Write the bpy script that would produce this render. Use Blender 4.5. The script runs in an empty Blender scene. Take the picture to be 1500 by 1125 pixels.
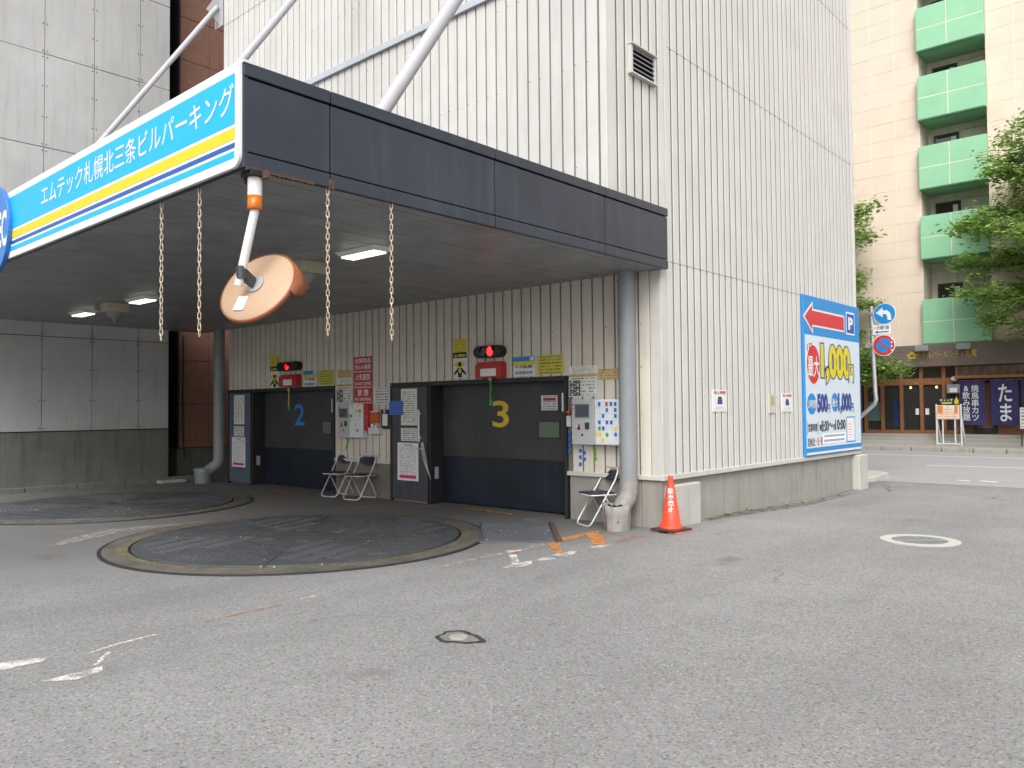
import bpy, math, random
from mathutils import Vector, Matrix
R = math.radians
random.seed(7)
SC = bpy.context.scene
COL = SC.collection

# ------------------------------------------------------------------ camera
# photograph 1500x1125; world X runs along the gate wall, Y away along the side wall, eye at (0,0,1.6)
F = 1167.0; CX, CY = 750.0, 562.5
def _n(v): return Vector(v).normalized()
YW = _n((1790-CX, 589-CY, F)); XW = -_n((-560-CX, 610-CY, F))
XW = (XW - YW*XW.dot(YW)).normalized(); ZW = XW.cross(YW)
EYE = Vector((0, 0, 1.6))
def toworld(c): return Vector((XW.dot(c), YW.dot(c), ZW.dot(c)))
cam_d = bpy.data.cameras.new('camera'); cam = bpy.data.objects.new('camera', cam_d); COL.objects.link(cam)
cx, cy, cz = toworld(Vector((1,0,0))), toworld(Vector((0,-1,0))), toworld(Vector((0,0,-1)))
cam.matrix_world = Matrix(((cx.x,cy.x,cz.x,0),(cx.y,cy.y,cz.y,0),(cx.z,cy.z,cz.z,1.6),(0,0,0,1)))
cam_d.sensor_width = 36; cam_d.lens = F/1500*36; cam_d.clip_start = 0.05; cam_d.clip_end = 2000
SC.camera = cam
# ------------------------------------------------------------------ sky, sun, exposure
SUN_EL, SUN_AZ = R(48), R(150)          # compass-like: azimuth from +Y, clockwise
w = bpy.data.worlds.new('World'); SC.world = w; w.use_nodes = True
nt = w.node_tree; nt.nodes.clear()
wo = nt.nodes.new('ShaderNodeOutputWorld'); bg = nt.nodes.new('ShaderNodeBackground')
sk = nt.nodes.new('ShaderNodeTexSky'); sk.sky_type = 'NISHITA'; sk.sun_disc = False
sk.sun_elevation = SUN_EL; sk.sun_rotation = SUN_AZ; sk.dust_density = 4; sk.air_density = 1.0
hs = nt.nodes.new('ShaderNodeHueSaturation'); hs.inputs['Saturation'].default_value = 0.10
nt.links.new(sk.outputs[0], hs.inputs['Color']); nt.links.new(hs.outputs[0], bg.inputs[0])
bg.inputs[1].default_value = 0.15; nt.links.new(bg.outputs[0], wo.inputs[0])
sd = bpy.data.lights.new('sun', 'SUN'); sd.energy = 1.1; sd.angle = R(40); sd.color = (1, 0.975, 0.94)
sun = bpy.data.objects.new('sun', sd); COL.objects.link(sun)
sdir = Vector((math.sin(SUN_AZ)*math.cos(SUN_EL), math.cos(SUN_AZ)*math.cos(SUN_EL), math.sin(SUN_EL)))
sun.rotation_euler = sdir.to_track_quat('Z', 'Y').to_euler(); sun.location = (0, -5, 30)
SC.view_settings.view_transform = 'Standard'; SC.view_settings.look = 'None'
SC.view_settings.exposure = 0.88; SC.view_settings.gamma = 1

# ------------------------------------------------------------------ pixel -> place on a known plane
def ray(px, py): return toworld(Vector((px-CX, py-CY, F)))
def PY(px, py, Y): r = ray(px, py); return EYE + r*(Y/r.y)
def PX(px, py, X): r = ray(px, py); return EYE + r*(X/r.x)
def PG(px, py, z=0): r = ray(px, py); return EYE + r*((z-1.6)/r.z)

# ------------------------------------------------------------------ materials
MATS = {}
def newmat(name):
    m = bpy.data.materials.new(name); m.use_nodes = True
    t = m.node_tree; b = t.nodes['Principled BSDF']; MATS[name] = m
    return m, t, b
def node(t, typ, **kw):
    n = t.nodes.new(typ)
    for k, v in kw.items():
        if hasattr(n, k): setattr(n, k, v)
        else: n.inputs[k].default_value = v
    return n
def mathn(t, op, a, b=None, c=None):
    n = t.nodes.new('ShaderNodeMath'); n.operation = op
    for i, x in enumerate((a, b, c)):
        if x is None: continue
        if hasattr(x, 'is_linked') or isinstance(x, bpy.types.NodeSocket): t.links.new(x, n.inputs[i])
        else: n.inputs[i].default_value = x
    return n.outputs[0]
def noise(t, vec, scale, detail=4, rough=0.55):
    n = t.nodes.new('ShaderNodeTexNoise'); n.inputs['Scale'].default_value = scale
    n.inputs['Detail'].default_value = detail; n.inputs['Roughness'].default_value = rough
    if vec is not None: t.links.new(vec, n.inputs['Vector'])
    return n.outputs['Fac']
def ramp(t, fac, p0, p1, c0=(0,0,0,1), c1=(1,1,1,1)):
    n = t.nodes.new('ShaderNodeValToRGB'); e = n.color_ramp.elements
    e[0].position = p0; e[1].position = p1; e[0].color = c0; e[1].color = c1
    t.links.new(fac, n.inputs[0]); return n.outputs[0]
def mixc(t, fac, a, b, mode='MIX'):
    n = t.nodes.new('ShaderNodeMix'); n.data_type = 'RGBA'; n.blend_type = mode
    for i, x in ((0, fac), (6, a), (7, b)):
        if isinstance(x, bpy.types.NodeSocket): t.links.new(x, n.inputs[i])
        else: n.inputs[i].default_value = x if i == 0 else (*x, 1) if len(x) == 3 else x
    return n.outputs[2]
def objvec(t, scale=(1,1,1)):
    g = t.nodes.new('ShaderNodeNewGeometry'); mp = t.nodes.new('ShaderNodeMapping')
    mp.inputs['Scale'].default_value = scale; t.links.new(g.outputs['Position'], mp.inputs['Vector'])
    return mp.outputs[0]
def bump(t, b, h, strength=0.3, dist=0.01):
    n = t.nodes.new('ShaderNodeBump'); n.inputs['Strength'].default_value = strength; n.inputs['Distance'].default_value = dist
    t.links.new(h, n.inputs['Height']); t.links.new(n.outputs[0], b.inputs['Normal'])
def mat(name, col, rough=0.6, var=0.12, scale=3.0, streak=0.0, dirt=(0.25,0.23,0.2), metal=0.0, bmp=0.0, bscale=60, grain=0.0):
    """painted / weathered surface: colour variation, run-down streaks, fine relief"""
    if name in MATS: return MATS[name]
    m, t, b = newmat(name)
    b.inputs['Roughness'].default_value = rough; b.inputs['Metallic'].default_value = metal
    v = objvec(t)
    c = mixc(t, ramp(t, noise(t, v, scale), 0.3, 0.7), tuple(x*(1-var) for x in col), tuple(min(1, x*(1+var)) for x in col))
    if grain:
        c = mixc(t, ramp(t, noise(t, v, 140, 2), 0.35, 0.65), c, tuple(x*(1-grain) for x in col))
    if streak:
        s = ramp(t, noise(t, objvec(t, (5,5,0.35)), 1.6, 5, 0.65), 0.52, 0.78)
        c = mixc(t, mathn(t, 'MULTIPLY', s, streak), c, dirt)
        s2 = ramp(t, noise(t, v, 0.9, 6, 0.7), 0.5, 0.8)
        c = mixc(t, mathn(t, 'MULTIPLY', s2, streak*0.5), c, dirt)
    t.links.new(c, b.inputs['Base Color'])
    if bmp: bump(t, b, noise(t, v, bscale, 3), bmp)
    r = mathn(t, 'MULTIPLY_ADD', noise(t, v, 7), 0.2, rough-0.1); t.links.new(r, b.inputs['Roughness'])
    return m
def flat(name, col, rough=0.5, metal=0.0, emit=0.0):
    if name in MATS: return MATS[name]
    m, t, b = newmat(name)
    v = objvec(t); c = mixc(t, ramp(t, noise(t, v, 12), 0.3, 0.7), tuple(x*0.93 for x in col), col)
    t.links.new(c, b.inputs['Base Color']); b.inputs['Roughness'].default_value = rough; b.inputs['Metallic'].default_value = metal
    if emit:
        b.inputs['Emission Color'].default_value = (*col, 1); b.inputs['Emission Strength'].default_value = emit
    return m
def printed(name, bgc, ink, rows=10, fill=0.5, margin=0.1, head=None):
    """paper with lines of small illegible print (uses the plate's UV)"""
    if name in MATS: return MATS[name]
    m, t, b = newmat(name); b.inputs['Roughness'].default_value = 0.5
    uv = t.nodes.new('ShaderNodeUVMap'); sp = t.nodes.new('ShaderNodeSeparateXYZ'); t.links.new(uv.outputs[0], sp.inputs[0])
    u, v = sp.outputs[0], sp.outputs[1]
    vr = mathn(t, 'MULTIPLY', v, rows); fr = mathn(t, 'FRACT', vr); row = mathn(t, 'FLOOR', vr)
    cb = t.nodes.new('ShaderNodeCombineXYZ'); t.links.new(mathn(t, 'MULTIPLY', u, 26), cb.inputs[0]); t.links.new(mathn(t, 'MULTIPLY', row, 7.31), cb.inputs[1])
    n1 = noise(t, cb.outputs[0], 1.0, 1)
    on = mathn(t, 'GREATER_THAN', n1, 1-fill)
    inrow = mathn(t, 'MULTIPLY', mathn(t, 'GREATER_THAN', fr, 0.3), mathn(t, 'LESS_THAN', fr, 0.78))
    mg = mathn(t, 'MULTIPLY', mathn(t, 'GREATER_THAN', u, margin), mathn(t, 'LESS_THAN', u, 1-margin))
    mg = mathn(t, 'MULTIPLY', mg, mathn(t, 'MULTIPLY', mathn(t, 'GREATER_THAN', v, margin*0.7), mathn(t, 'LESS_THAN', v, 1-margin*0.7)))
    k = mathn(t, 'MULTIPLY', mathn(t, 'MULTIPLY', on, inrow), mg)
    c = mixc(t, mathn(t, 'MULTIPLY', k, 0.8), bgc, ink)
    g = ramp(t, noise(t, objvec(t), 9), 0.3, 0.7); c = mixc(t, mathn(t, 'MULTIPLY', g, 0.08), c, (0.4,0.36,0.3))
    t.links.new(c, b.inputs['Base Color']); return m
def worn(name, col, amount=0.5, scale=9):
    """road paint worn through to what lies below"""
    m, t, b = newmat(name); b.inputs['Roughness'].default_value = 0.75
    v = objvec(t)
    a = mathn(t, 'ADD', mathn(t, 'MULTIPLY', noise(t, v, scale, 6, 0.75), 0.7), mathn(t, 'MULTIPLY', noise(t, v, 70, 2), 0.3))
    al = ramp(t, a, amount-0.08, amount+0.10)
    c = mixc(t, ramp(t, noise(t, v, 30), 0.3, 0.7), tuple(x*0.75 for x in col), col)
    t.links.new(c, b.inputs['Base Color']); t.links.new(al, b.inputs['Alpha']); return m

def asphalt():
    m, t, b = newmat('asphalt'); v = objvec(t)
    sp = t.nodes.new('ShaderNodeSeparateXYZ'); g = t.nodes.new('ShaderNodeNewGeometry'); t.links.new(g.outputs['Position'], sp.inputs[0])
    big = noise(t, v, 0.35, 5, 0.6); mid = noise(t, v, 2.3, 5, 0.65)
    base = mixc(t, ramp(t, big, 0.3, 0.7), (0.185,0.183,0.181), (0.25,0.247,0.244))
    base = mixc(t, mathn(t, 'MULTIPLY', ramp(t, mid, 0.45, 0.75), 0.35), base, (0.165,0.161,0.158))
    vo = t.nodes.new('ShaderNodeTexVoronoi'); vo.inputs['Scale'].default_value = 78; t.links.new(v, vo.inputs['Vector'])
    stone = ramp(t, vo.outputs['Color'], 0.15, 0.9)
    # finer, smoother paving round the turntables, also darkened as canopy shade (limits wander)
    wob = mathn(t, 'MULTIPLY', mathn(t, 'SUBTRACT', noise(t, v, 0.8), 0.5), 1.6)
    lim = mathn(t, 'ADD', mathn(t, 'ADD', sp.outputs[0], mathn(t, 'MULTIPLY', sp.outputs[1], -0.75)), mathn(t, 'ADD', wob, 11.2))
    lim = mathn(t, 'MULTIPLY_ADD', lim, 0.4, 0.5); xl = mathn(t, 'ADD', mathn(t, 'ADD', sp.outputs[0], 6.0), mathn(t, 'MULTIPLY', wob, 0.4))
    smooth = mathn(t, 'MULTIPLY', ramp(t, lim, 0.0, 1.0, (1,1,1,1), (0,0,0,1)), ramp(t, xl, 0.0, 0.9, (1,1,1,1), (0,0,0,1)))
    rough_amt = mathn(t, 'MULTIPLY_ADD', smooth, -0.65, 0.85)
    dark = ramp(t, vo.outputs['Color'], 0.1, 0.3, (1,1,1,1), (0,0,0,1)); light = ramp(t, vo.outputs['Color'], 0.7, 0.95)
    pit = ramp(t, noise(t, v, 52, 3, 0.7), 0.57, 0.66)
    c = mixc(t, mathn(t, 'MULTIPLY', dark, mathn(t, 'MULTIPLY', rough_amt, 0.8)), base, (0.06,0.06,0.062))
    c = mixc(t, mathn(t, 'MULTIPLY', light, mathn(t, 'MULTIPLY', rough_amt, 0.5)), c, (0.46,0.45,0.44))
    c = mixc(t, mathn(t, 'MULTIPLY', pit, mathn(t, 'MULTIPLY', rough_amt, 0.9)), c, (0.05,0.05,0.052))
    c = mixc(t, mathn(t, 'MULTIPLY', smooth, 0.7), c, (0.094,0.091,0.088))  # smooth paving's tone, with the canopy's shade painted in
    # traffic-darkened lanes and old oil spots
    wear = ramp(t, noise(t, objvec(t, (0.9,0.16,1)), 1.0, 5, 0.6), 0.48, 0.72); c = mixc(t, mathn(t, 'MULTIPLY', wear, 0.30), c, (0.10,0.098,0.097))
    oil = ramp(t, noise(t, v, 1.1, 3, 0.5), 0.66, 0.74); c = mixc(t, mathn(t, 'MULTIPLY', oil, 0.45), c, (0.06,0.058,0.056))
    # hairline cracks
    vc = t.nodes.new('ShaderNodeTexVoronoi'); vc.feature = 'DISTANCE_TO_EDGE'; vc.inputs['Scale'].default_value = 0.22
    wv = t.nodes.new('ShaderNodeVectorMath'); wv.operation = 'ADD'; nn = t.nodes.new('ShaderNodeTexNoise'); nn.inputs['Scale'].default_value = 1.4; nn.inputs['Detail'].default_value = 6
    t.links.new(v, nn.inputs['Vector']); t.links.new(v, wv.inputs[0]); t.links.new(nn.outputs['Color'], wv.inputs[1]); t.links.new(wv.outputs[0], vc.inputs['Vector'])
    cr = ramp(t, vc.outputs['Distance'], 0.0, 0.004, (1,1,1,1), (0,0,0,1))
    cr = mathn(t, 'MULTIPLY', cr, ramp(t, noise(t, v, 0.5), 0.57, 0.66))
    c = mixc(t, mathn(t, 'MULTIPLY', cr, 0.7), c, (0.04,0.04,0.04))
    t.links.new(c, b.inputs['Base Color']); b.inputs['Roughness'].default_value = 0.9
    h = mathn(t, 'SUBTRACT', mathn(t, 'MULTIPLY', stone, 0.6), mathn(t, 'MULTIPLY', pit, 0.8))
    bump(t, b, mathn(t, 'MULTIPLY', h, rough_amt), 0.5, 0.006)
    return m
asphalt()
mat('siding', (0.535,0.53,0.508), 0.45, 0.04, 2.0, 0.45, (0.36,0.33,0.28))
mat('siding_old', (0.60,0.555,0.48), 0.5, 0.05, 2.0, 0.35, (0.28,0.23,0.17))
mat('siding_core', (0.16,0.145,0.12), 0.8)  # wall behind the ribs; groove shade and dirt put into its colour
mat('groove', (0.16,0.14,0.12), 0.8)
mat('trim', (0.50,0.485,0.45), 0.5, 0.05, 3, 0.4)
mat('grey_trim', (0.42,0.45,0.5), 0.45, 0.05, 3, 0.2)
mat('fascia', (0.020,0.026,0.040), 0.36, 0.2, 1.5, 0.4, (0.075,0.075,0.08))
mat('rust', (0.085,0.048,0.032), 0.9, 0.4, 25, bmp=0.5)
mat('soffit', (0.25,0.255,0.265), 0.36, 0.2, 2.5, 0.0)
mat('concrete', (0.30,0.285,0.255), 0.9, 0.14, 2.5, 0.7, (0.13,0.12,0.10), bmp=0.25, bscale=40, grain=0.15)
mat('concrete_light', (0.44,0.43,0.39), 0.9, 0.12, 3, 0.45, (0.2,0.19,0.17), bmp=0.25, bscale=40, grain=0.12)
mat('concrete_dark', (0.17,0.17,0.15), 0.9, 0.25, 1.5, 0.8, (0.07,0.075,0.06), bmp=0.25, grain=0.15)
mat('panel_grey', (0.46,0.455,0.45), 0.45, 0.07, 1.3, 0.5, (0.27,0.26,0.25))
mat('brown_tile', (0.26,0.135,0.10), 0.6, 0.12, 6, 0.3, (0.13,0.08,0.06))
mat('tube_grey', (0.22,0.238,0.245), 0.45, 0.08, 3, 0.35, (0.2,0.2,0.19))
mat('rod_paint', (0.38,0.375,0.40), 0.5, 0.05, 4, 0.3, (0.3,0.22,0.16))
mat('gate_grey', (0.042,0.043,0.046), 0.5, 0.2, 2.5, 0.25, (0.1,0.1,0.1))
mat('gate_navy', (0.008,0.014,0.025), 0.4, 0.3, 2.0, 0.25, (0.05,0.055,0.06))
mat('gate_frame', (0.02,0.02,0.022), 0.5, 0.2)
mat('door_blue', (0.085,0.11,0.15), 0.5, 0.1, 2, 0.3, (0.06,0.065,0.07))
mat('door_grey', (0.05,0.054,0.064), 0.5, 0.12, 2, 0.3)
mat('steel_plate', (0.098,0.103,0.112), 0.45, 0.12, 1.6, 0.0, metal=0.35, bmp=0.25, bscale=25)
_t = MATS['steel_plate'].node_tree; _b = _t.nodes['Principled BSDF']; _l = _b.inputs['Base Color'].links[0].from_socket
_v = objvec(_t); _c = mixc(_t, ramp(_t, noise(_t, _v, 22, 2, 0.4), 0.70, 0.73), _l, (0.42,0.42,0.42)); _c = mixc(_t, mathn(_t, 'MULTIPLY', ramp(_t, noise(_t, _v, 2.2, 6, 0.7), 0.55, 0.75), 0.2), _c, (0.15,0.14,0.12)); _t.links.new(_c, _b.inputs['Base Color'])
mat('steel_ring', (0.13,0.124,0.108), 0.6, 0.3, 3, metal=0.2, bmp=0.3)
mat('black_gap', (0.012,0.012,0.013), 0.8)
worn('yellow_worn', (0.27,0.225,0.11), 0.555, 5)
mat('galv', (0.42,0.44,0.45), 0.45, 0.1, 8, metal=0.6)
mat('chrome_tube', (0.62,0.62,0.61), 0.3, 0.05, 8, metal=0.3)
mat('navy_vinyl', (0.012,0.016,0.032), 0.45, 0.15, 20)
mat('cone_red', (0.72,0.055,0.02), 0.45, 0.06, 8, 0.12, (0.3,0.05,0.03))
mat('rubber', (0.03,0.03,0.032), 0.75, 0.3, 12)
mat('weight_red', (0.62,0.16,0.10), 0.7, 0.15, 12)
mat('bin_metal', (0.25,0.24,0.22), 0.6, 0.2, 6, 0.5, (0.18,0.14,0.1), bmp=0.4, bscale=14)
mat('chain_metal', (0.50,0.42,0.30), 0.4, 0.35, 30, 0.0, metal=0.25)
mat('mirror_back', (0.37,0.25,0.16), 0.6, 0.08, 4, 0.25, (0.3,0.18,0.1))
mat('mirror_rim', (0.25,0.075,0.03), 0.5, 0.15, 10)
mat('white_paint', (0.60,0.60,0.59), 0.4, 0.04, 6, 0.2, (0.35,0.25,0.18))
mat('hotel_tile', (0.66,0.54,0.44), 0.7, 0.05, 1.0, 0.12, (0.45,0.37,0.3))
mat('hotel_joint', (0.70,0.64,0.54), 0.8)
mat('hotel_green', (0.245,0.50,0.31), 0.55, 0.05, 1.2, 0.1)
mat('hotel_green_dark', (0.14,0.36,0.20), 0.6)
mat('hotel_band', (0.13,0.10,0.085), 0.5, 0.1, 2, 0.3)
mat('wood', (0.25,0.10,0.045), 0.5, 0.15, 6)
mat('stone_wall', (0.13,0.09,0.06), 0.9, 0.4, 5, bmp=0.8, bscale=9)
mat('gold', (0.62,0.42,0.10), 0.35, 0.05, 10, metal=0.4)
mat('noren', (0.035,0.032,0.115), 0.9, 0.08, 8)
mat('pavement', (0.36,0.34,0.31), 0.9, 0.1, 2, grain=0.2)
mat('road_asphalt', (0.32,0.315,0.315), 0.9, 0.08, 0.8, grain=0.25)
mat('bark', (0.09,0.07,0.05), 0.9, 0.3, 12, bmp=0.6, bscale=25)
mat('amber', (0.48,0.12,0.006), 0.25, 0.15, 20)
mat('beige_box', (0.42,0.38,0.28), 0.5, 0.05)
flat('white', (0.68,0.68,0.67), 0.45); flat('paper', (0.74,0.73,0.69), 0.6); flat('ink', (0.015,0.015,0.02), 0.6)
flat('sign_blue', (0.0,0.40,0.80), 0.35); flat('sign_dkblue', (0.01,0.085,0.36), 0.35); flat('sign_yellow', (0.62,0.53,0.012), 0.4)
flat('logo_blue', (0.03,0.17,0.50), 0.35); flat('sign_white', (0.70,0.72,0.72), 0.35)
flat('bb_blue', (0.01,0.22,0.55), 0.4); flat('bb_pale', (0.56,0.64,0.70), 0.4); flat('bb_red', (0.55,0.025,0.035), 0.4)
flat('bb_navy', (0.03,0.06,0.25), 0.4); flat('bb_yellow', (0.62,0.53,0.012), 0.4); flat('bb_pink', (0.6,0.03,0.14), 0.4)
flat('warn_yellow', (0.62,0.52,0.03), 0.5); flat('warn_red', (0.45,0.02,0.025), 0.45); flat('tan_paper', (0.55,0.38,0.16), 0.6)
flat('red_box', (0.42,0.02,0.015), 0.4); flat('black_plastic', (0.008,0.008,0.009), 0.4); flat('num_blue', (0.03,0.22,0.60), 0.5); flat('num_yellow', (0.66,0.46,0.02), 0.5)
flat('machine_grey', (0.42,0.43,0.44), 0.45); flat('machine_white', (0.66,0.70,0.72), 0.35); flat('screen', (0.05,0.065,0.08), 0.15)
flat('mag_blue', (0.01,0.14,0.55), 0.4); flat('mag_green', (0.12,0.36,0.02), 0.5); flat('mag_yellow', (0.7,0.6,0.05), 0.5); flat('mag_red', (0.6,0.05,0.02), 0.5)
flat('folder_blue', (0.05,0.13,0.5), 0.4); flat('orange_plastic', (0.5,0.1,0.02), 0.45); flat('rope_green', (0.03,0.3,0.06), 0.7); flat('rope_yellow', (0.6,0.5,0.05), 0.7)
flat('lens_red', (1.0,0.01,0.01), 0.2, emit=4.0); flat('lens_off', (0.02,0.012,0.012), 0.15)
flat('lamp_glow', (0.85,1.0,0.70), 0.3, emit=1.6); flat('lamp_warm', (1.0,0.55,0.2), 0.3, emit=2)
flat('glass_green', (0.13,0.17,0.13), 0.08); flat('dark_metal', (0.06,0.06,0.065), 0.4, 0.5)
flat('sign_red', (0.55,0.03,0.03), 0.4); flat('orange_paint_box', (0.6,0.2,0.05), 0.5); flat('mirror_glass', (0.8,0.8,0.8), 0.03, 1.0)
def glass(name, col, rough=0.05):
    m, t, b = newmat(name); b.inputs['Base Color'].default_value = (*col, 1); b.inputs['Roughness'].default_value = rough
    b.inputs['Specular IOR Level'].default_value = 0.8; return m
glass('pane', (0.035,0.035,0.032)); glass('pane_teal', (0.09,0.16,0.15), 0.15); glass('pane_blue', (0.02,0.04,0.12))
def leafmat(name, c0, c1):
    m, t, b = newmat(name); g = t.nodes.new('ShaderNodeNewGeometry'); c = mixc(t, g.outputs['Random Per Island'], c0, c1)
    t.links.new(c, b.inputs['Base Color']); b.inputs['Roughness'].default_value = 0.5
    tr = t.nodes.new('ShaderNodeBsdfTranslucent'); t.links.new(c, tr.inputs['Color']); mx = t.nodes.new('ShaderNodeMixShader'); mx.inputs[0].default_value = 0.45
    t.links.new(b.outputs[0], mx.inputs[1]); t.links.new(tr.outputs[0], mx.inputs[2]); t.links.new(mx.outputs[0], t.nodes['Material Output'].inputs[0])
leafmat('leaf', (0.12,0.24,0.045), (0.40,0.58,0.15)); leafmat('leaf_light', (0.13,0.26,0.04), (0.34,0.50,0.11))
flat('plate_ochre', (0.4,0.33,0.13), 0.7)
worn('paint_white', (0.66,0.64,0.60), 0.47, 7); worn('paint_orange', (0.60,0.24,0.06), 0.44, 7)
worn('paint_faint', (0.42,0.38,0.33), 0.50, 9); worn('paint_orange_faint', (0.42,0.19,0.08), 0.52, 9); worn('paint_road', (0.78,0.78,0.78), 0.34, 5)
worn('moss', (0.09,0.10,0.035), 0.52, 6); worn('rust_stain', (0.20,0.10,0.05), 0.5, 14)

# ------------------------------------------------------------------ mesh helpers
OFF = {}
class MB:
    def __init__(s): s.v = []; s.f = []; s.sm = []; s.uv = {}
    def add(s, vs, fs, smooth=False):
        b = len(s.v); s.v += [tuple(p) for p in vs]
        for f in fs: s.f.append([b+i for i in f]); s.sm.append(smooth)
        return s
    def box(s, x0, x1, y0, y1, z0, z1):
        x0, x1 = min(x0,x1), max(x0,x1); y0, y1 = min(y0,y1), max(y0,y1); z0, z1 = min(z0,z1), max(z0,z1)
        return s.add([(x0,y0,z0),(x1,y0,z0),(x1,y1,z0),(x0,y1,z0),(x0,y0,z1),(x1,y0,z1),(x1,y1,z1),(x0,y1,z1)],
              [(0,3,2,1),(4,5,6,7),(0,1,5,4),(1,2,6,5),(2,3,7,6),(3,0,4,7)])
    def fbox(s, fr, u0, u1, v0, v1, n0, n1): return s.fpoly(fr, [(u0,v0),(u1,v0),(u1,v1),(u0,v1)], n0, n1)
    def fpoly(s, fr, pts, n0, n1):
        o, u, v, n = fr
        a = sum(pts[i][0]*pts[(i+1)%len(pts)][1]-pts[(i+1)%len(pts)][0]*pts[i][1] for i in range(len(pts)))
        if a < 0: pts = pts[::-1]
        k = len(pts); vs = [o+u*p[0]+v*p[1]+n*n0 for p in pts]+[o+u*p[0]+v*p[1]+n*n1 for p in pts]
        fs = [tuple(range(k-1,-1,-1)), tuple(range(k,2*k))]+[(i,(i+1)%k,k+(i+1)%k,k+i) for i in range(k)]
        return s.add(vs, fs)
    def cyl(s, p0, p1, r0, r1=None, n=16, caps=True, smooth=True):
        p0, p1 = Vector(p0), Vector(p1); r1 = r0 if r1 is None else r1
        d = (p1-p0).normalized(); a = d.orthogonal().normalized(); b = d.cross(a)
        vs = [p0+(a*math.cos(2*math.pi*i/n)+b*math.sin(2*math.pi*i/n))*r0 for i in range(n)]+[p1+(a*math.cos(2*math.pi*i/n)+b*math.sin(2*math.pi*i/n))*r1 for i in range(n)]
        s.add(vs, [(i,(i+1)%n,n+(i+1)%n,n+i) for i in range(n)], smooth)
        if caps: s.add(vs[:n], [tuple(range(n-1,-1,-1))]); s.add(vs[n:], [tuple(range(n))])
        return s
    def tube(s, path, r, n=10, closed=False, caps=True):
        P = [Vector(p) for p in path]; k = len(P); rs = r if isinstance(r, (list,tuple)) else [r]*k
        vs = []; a = None
        for i in range(k):
            d = ((P[(i+1)%k]-P[i-1]) if closed else (P[min(i+1,k-1)]-P[max(i-1,0)])).normalized()
            a = d.orthogonal().normalized() if a is None else (a-d*a.dot(d)).normalized()
            b = d.cross(a)
            vs += [P[i]+(a*math.cos(2*math.pi*j/n)+b*math.sin(2*math.pi*j/n))*rs[i] for j in range(n)]
        fs = [(i*n+j, i*n+(j+1)%n, ((i+1)%k)*n+(j+1)%n, ((i+1)%k)*n+j) for i in range(k if closed else k-1) for j in range(n)]
        s.add(vs, fs, True)
        if caps and not closed: s.add(vs[:n], [tuple(range(n-1,-1,-1))]); s.add(vs[-n:], [tuple(range(n))])
        return s
    def lathe(s, prof, c=(0,0,0), n=32, smooth=True):
        cx, cy, cz = c; k = len(prof)
        vs = [(cx+r*math.cos(2*math.pi*j/n), cy+r*math.sin(2*math.pi*j/n), cz+z) for r, z in prof for j in range(n)]
        return s.add(vs, [(i*n+j, i*n+(j+1)%n, (i+1)*n+(j+1)%n, (i+1)*n+j) for i in range(k-1) for j in range(n)], smooth)
    def ring(s, c, r0, r1, z0, z1, n=64):
        return s.lathe([(r0,z0),(r1,z0),(r1,z1),(r0,z1),(r0,z0)], c, n, False)
def tag(o, label=None, cat=None, group=None, kind=None):
    if label: label = label.replace('gate 3', 'the yellow-numbered gate').replace('gate 2', 'the blue-numbered gate')
    for k, v in (('label',label),('category',cat),('group',group),('kind',kind)):
        if v: o[k] = v
    return o
def thing(name, label, cat, loc=(0,0,0), group=None):
    o = bpy.data.objects.new(name, None); COL.objects.link(o); o.location = loc; o.empty_display_size = 0.1
    OFF[o.name] = Vector(loc); return tag(o, label, cat, group)
def obj(name, mb, material, parent=None, bev=0.0, kind=None, label=None):
    """one mesh object; coordinates are given in world space and stored relative to the parent's base"""
    me = bpy.data.meshes.new(name); off = OFF[parent.name] if parent else Vector((0,0,0))
    me.from_pydata([Vector(p)-off for p in mb.v], [], mb.f)
    me.polygons.foreach_set('use_smooth', mb.sm)
    if mb.uv:
        ul = me.uv_layers.new(name='UVMap')
        for p in me.polygons:
            if p.index in mb.uv:
                for li, q in zip(p.loop_indices, mb.uv[p.index]): ul.data[li].uv = q
    me.materials.append(MATS[material]); me.update()
    o = bpy.data.objects.new(name, me); COL.objects.link(o)
    OFF[o.name] = off
    if parent: o.parent = parent
    if bev:
        b = o.modifiers.new('bevel', 'BEVEL'); b.width = bev; b.segments = 2; b.limit_method = 'ANGLE'
    return tag(o, label, None, None, kind)
def link_copy(src, loc, parent):
    c = src.copy(); COL.objects.link(c); c.parent = parent; c.location = loc; OFF[c.name] = OFF.get(src.name, Vector((0,0,0))); return c
def dup(root, loc, rotz=0, label=None):
    r = root.copy(); COL.objects.link(r); r.location = loc; r.rotation_euler = (0,0,rotz)
    if label: tag(r, label)
    for ch in list(root.children):
        c = ch.copy(); COL.objects.link(c); c.parent = r
        for g in list(ch.children):
            d = g.copy(); COL.objects.link(d); d.parent = c
    return r
X_, Y_, Z_ = Vector((1,0,0)), Vector((0,1,0)), Vector((0,0,1))
def FRONT(y): return (Vector((0,y,0)), X_, Z_, -Y_)        # faces the yard (-Y)
def SIDE(x): return (Vector((x,0,0)), Y_, Z_, X_)          # faces the lane (+X)
def uvplate(mb, fr, u0, u1, v0, v1, n0, n1):
    i = len(mb.f); mb.fbox(fr, u0, u1, v0, v1, n0, n1); mb.uv[i+1] = [(0,0),(1,0),(1,1),(0,1)]; return mb
_tc = bpy.data.curves.new('lettering_source', 'FONT'); _to = bpy.data.objects.new('lettering_source', _tc); COL.objects.link(_to)
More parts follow.
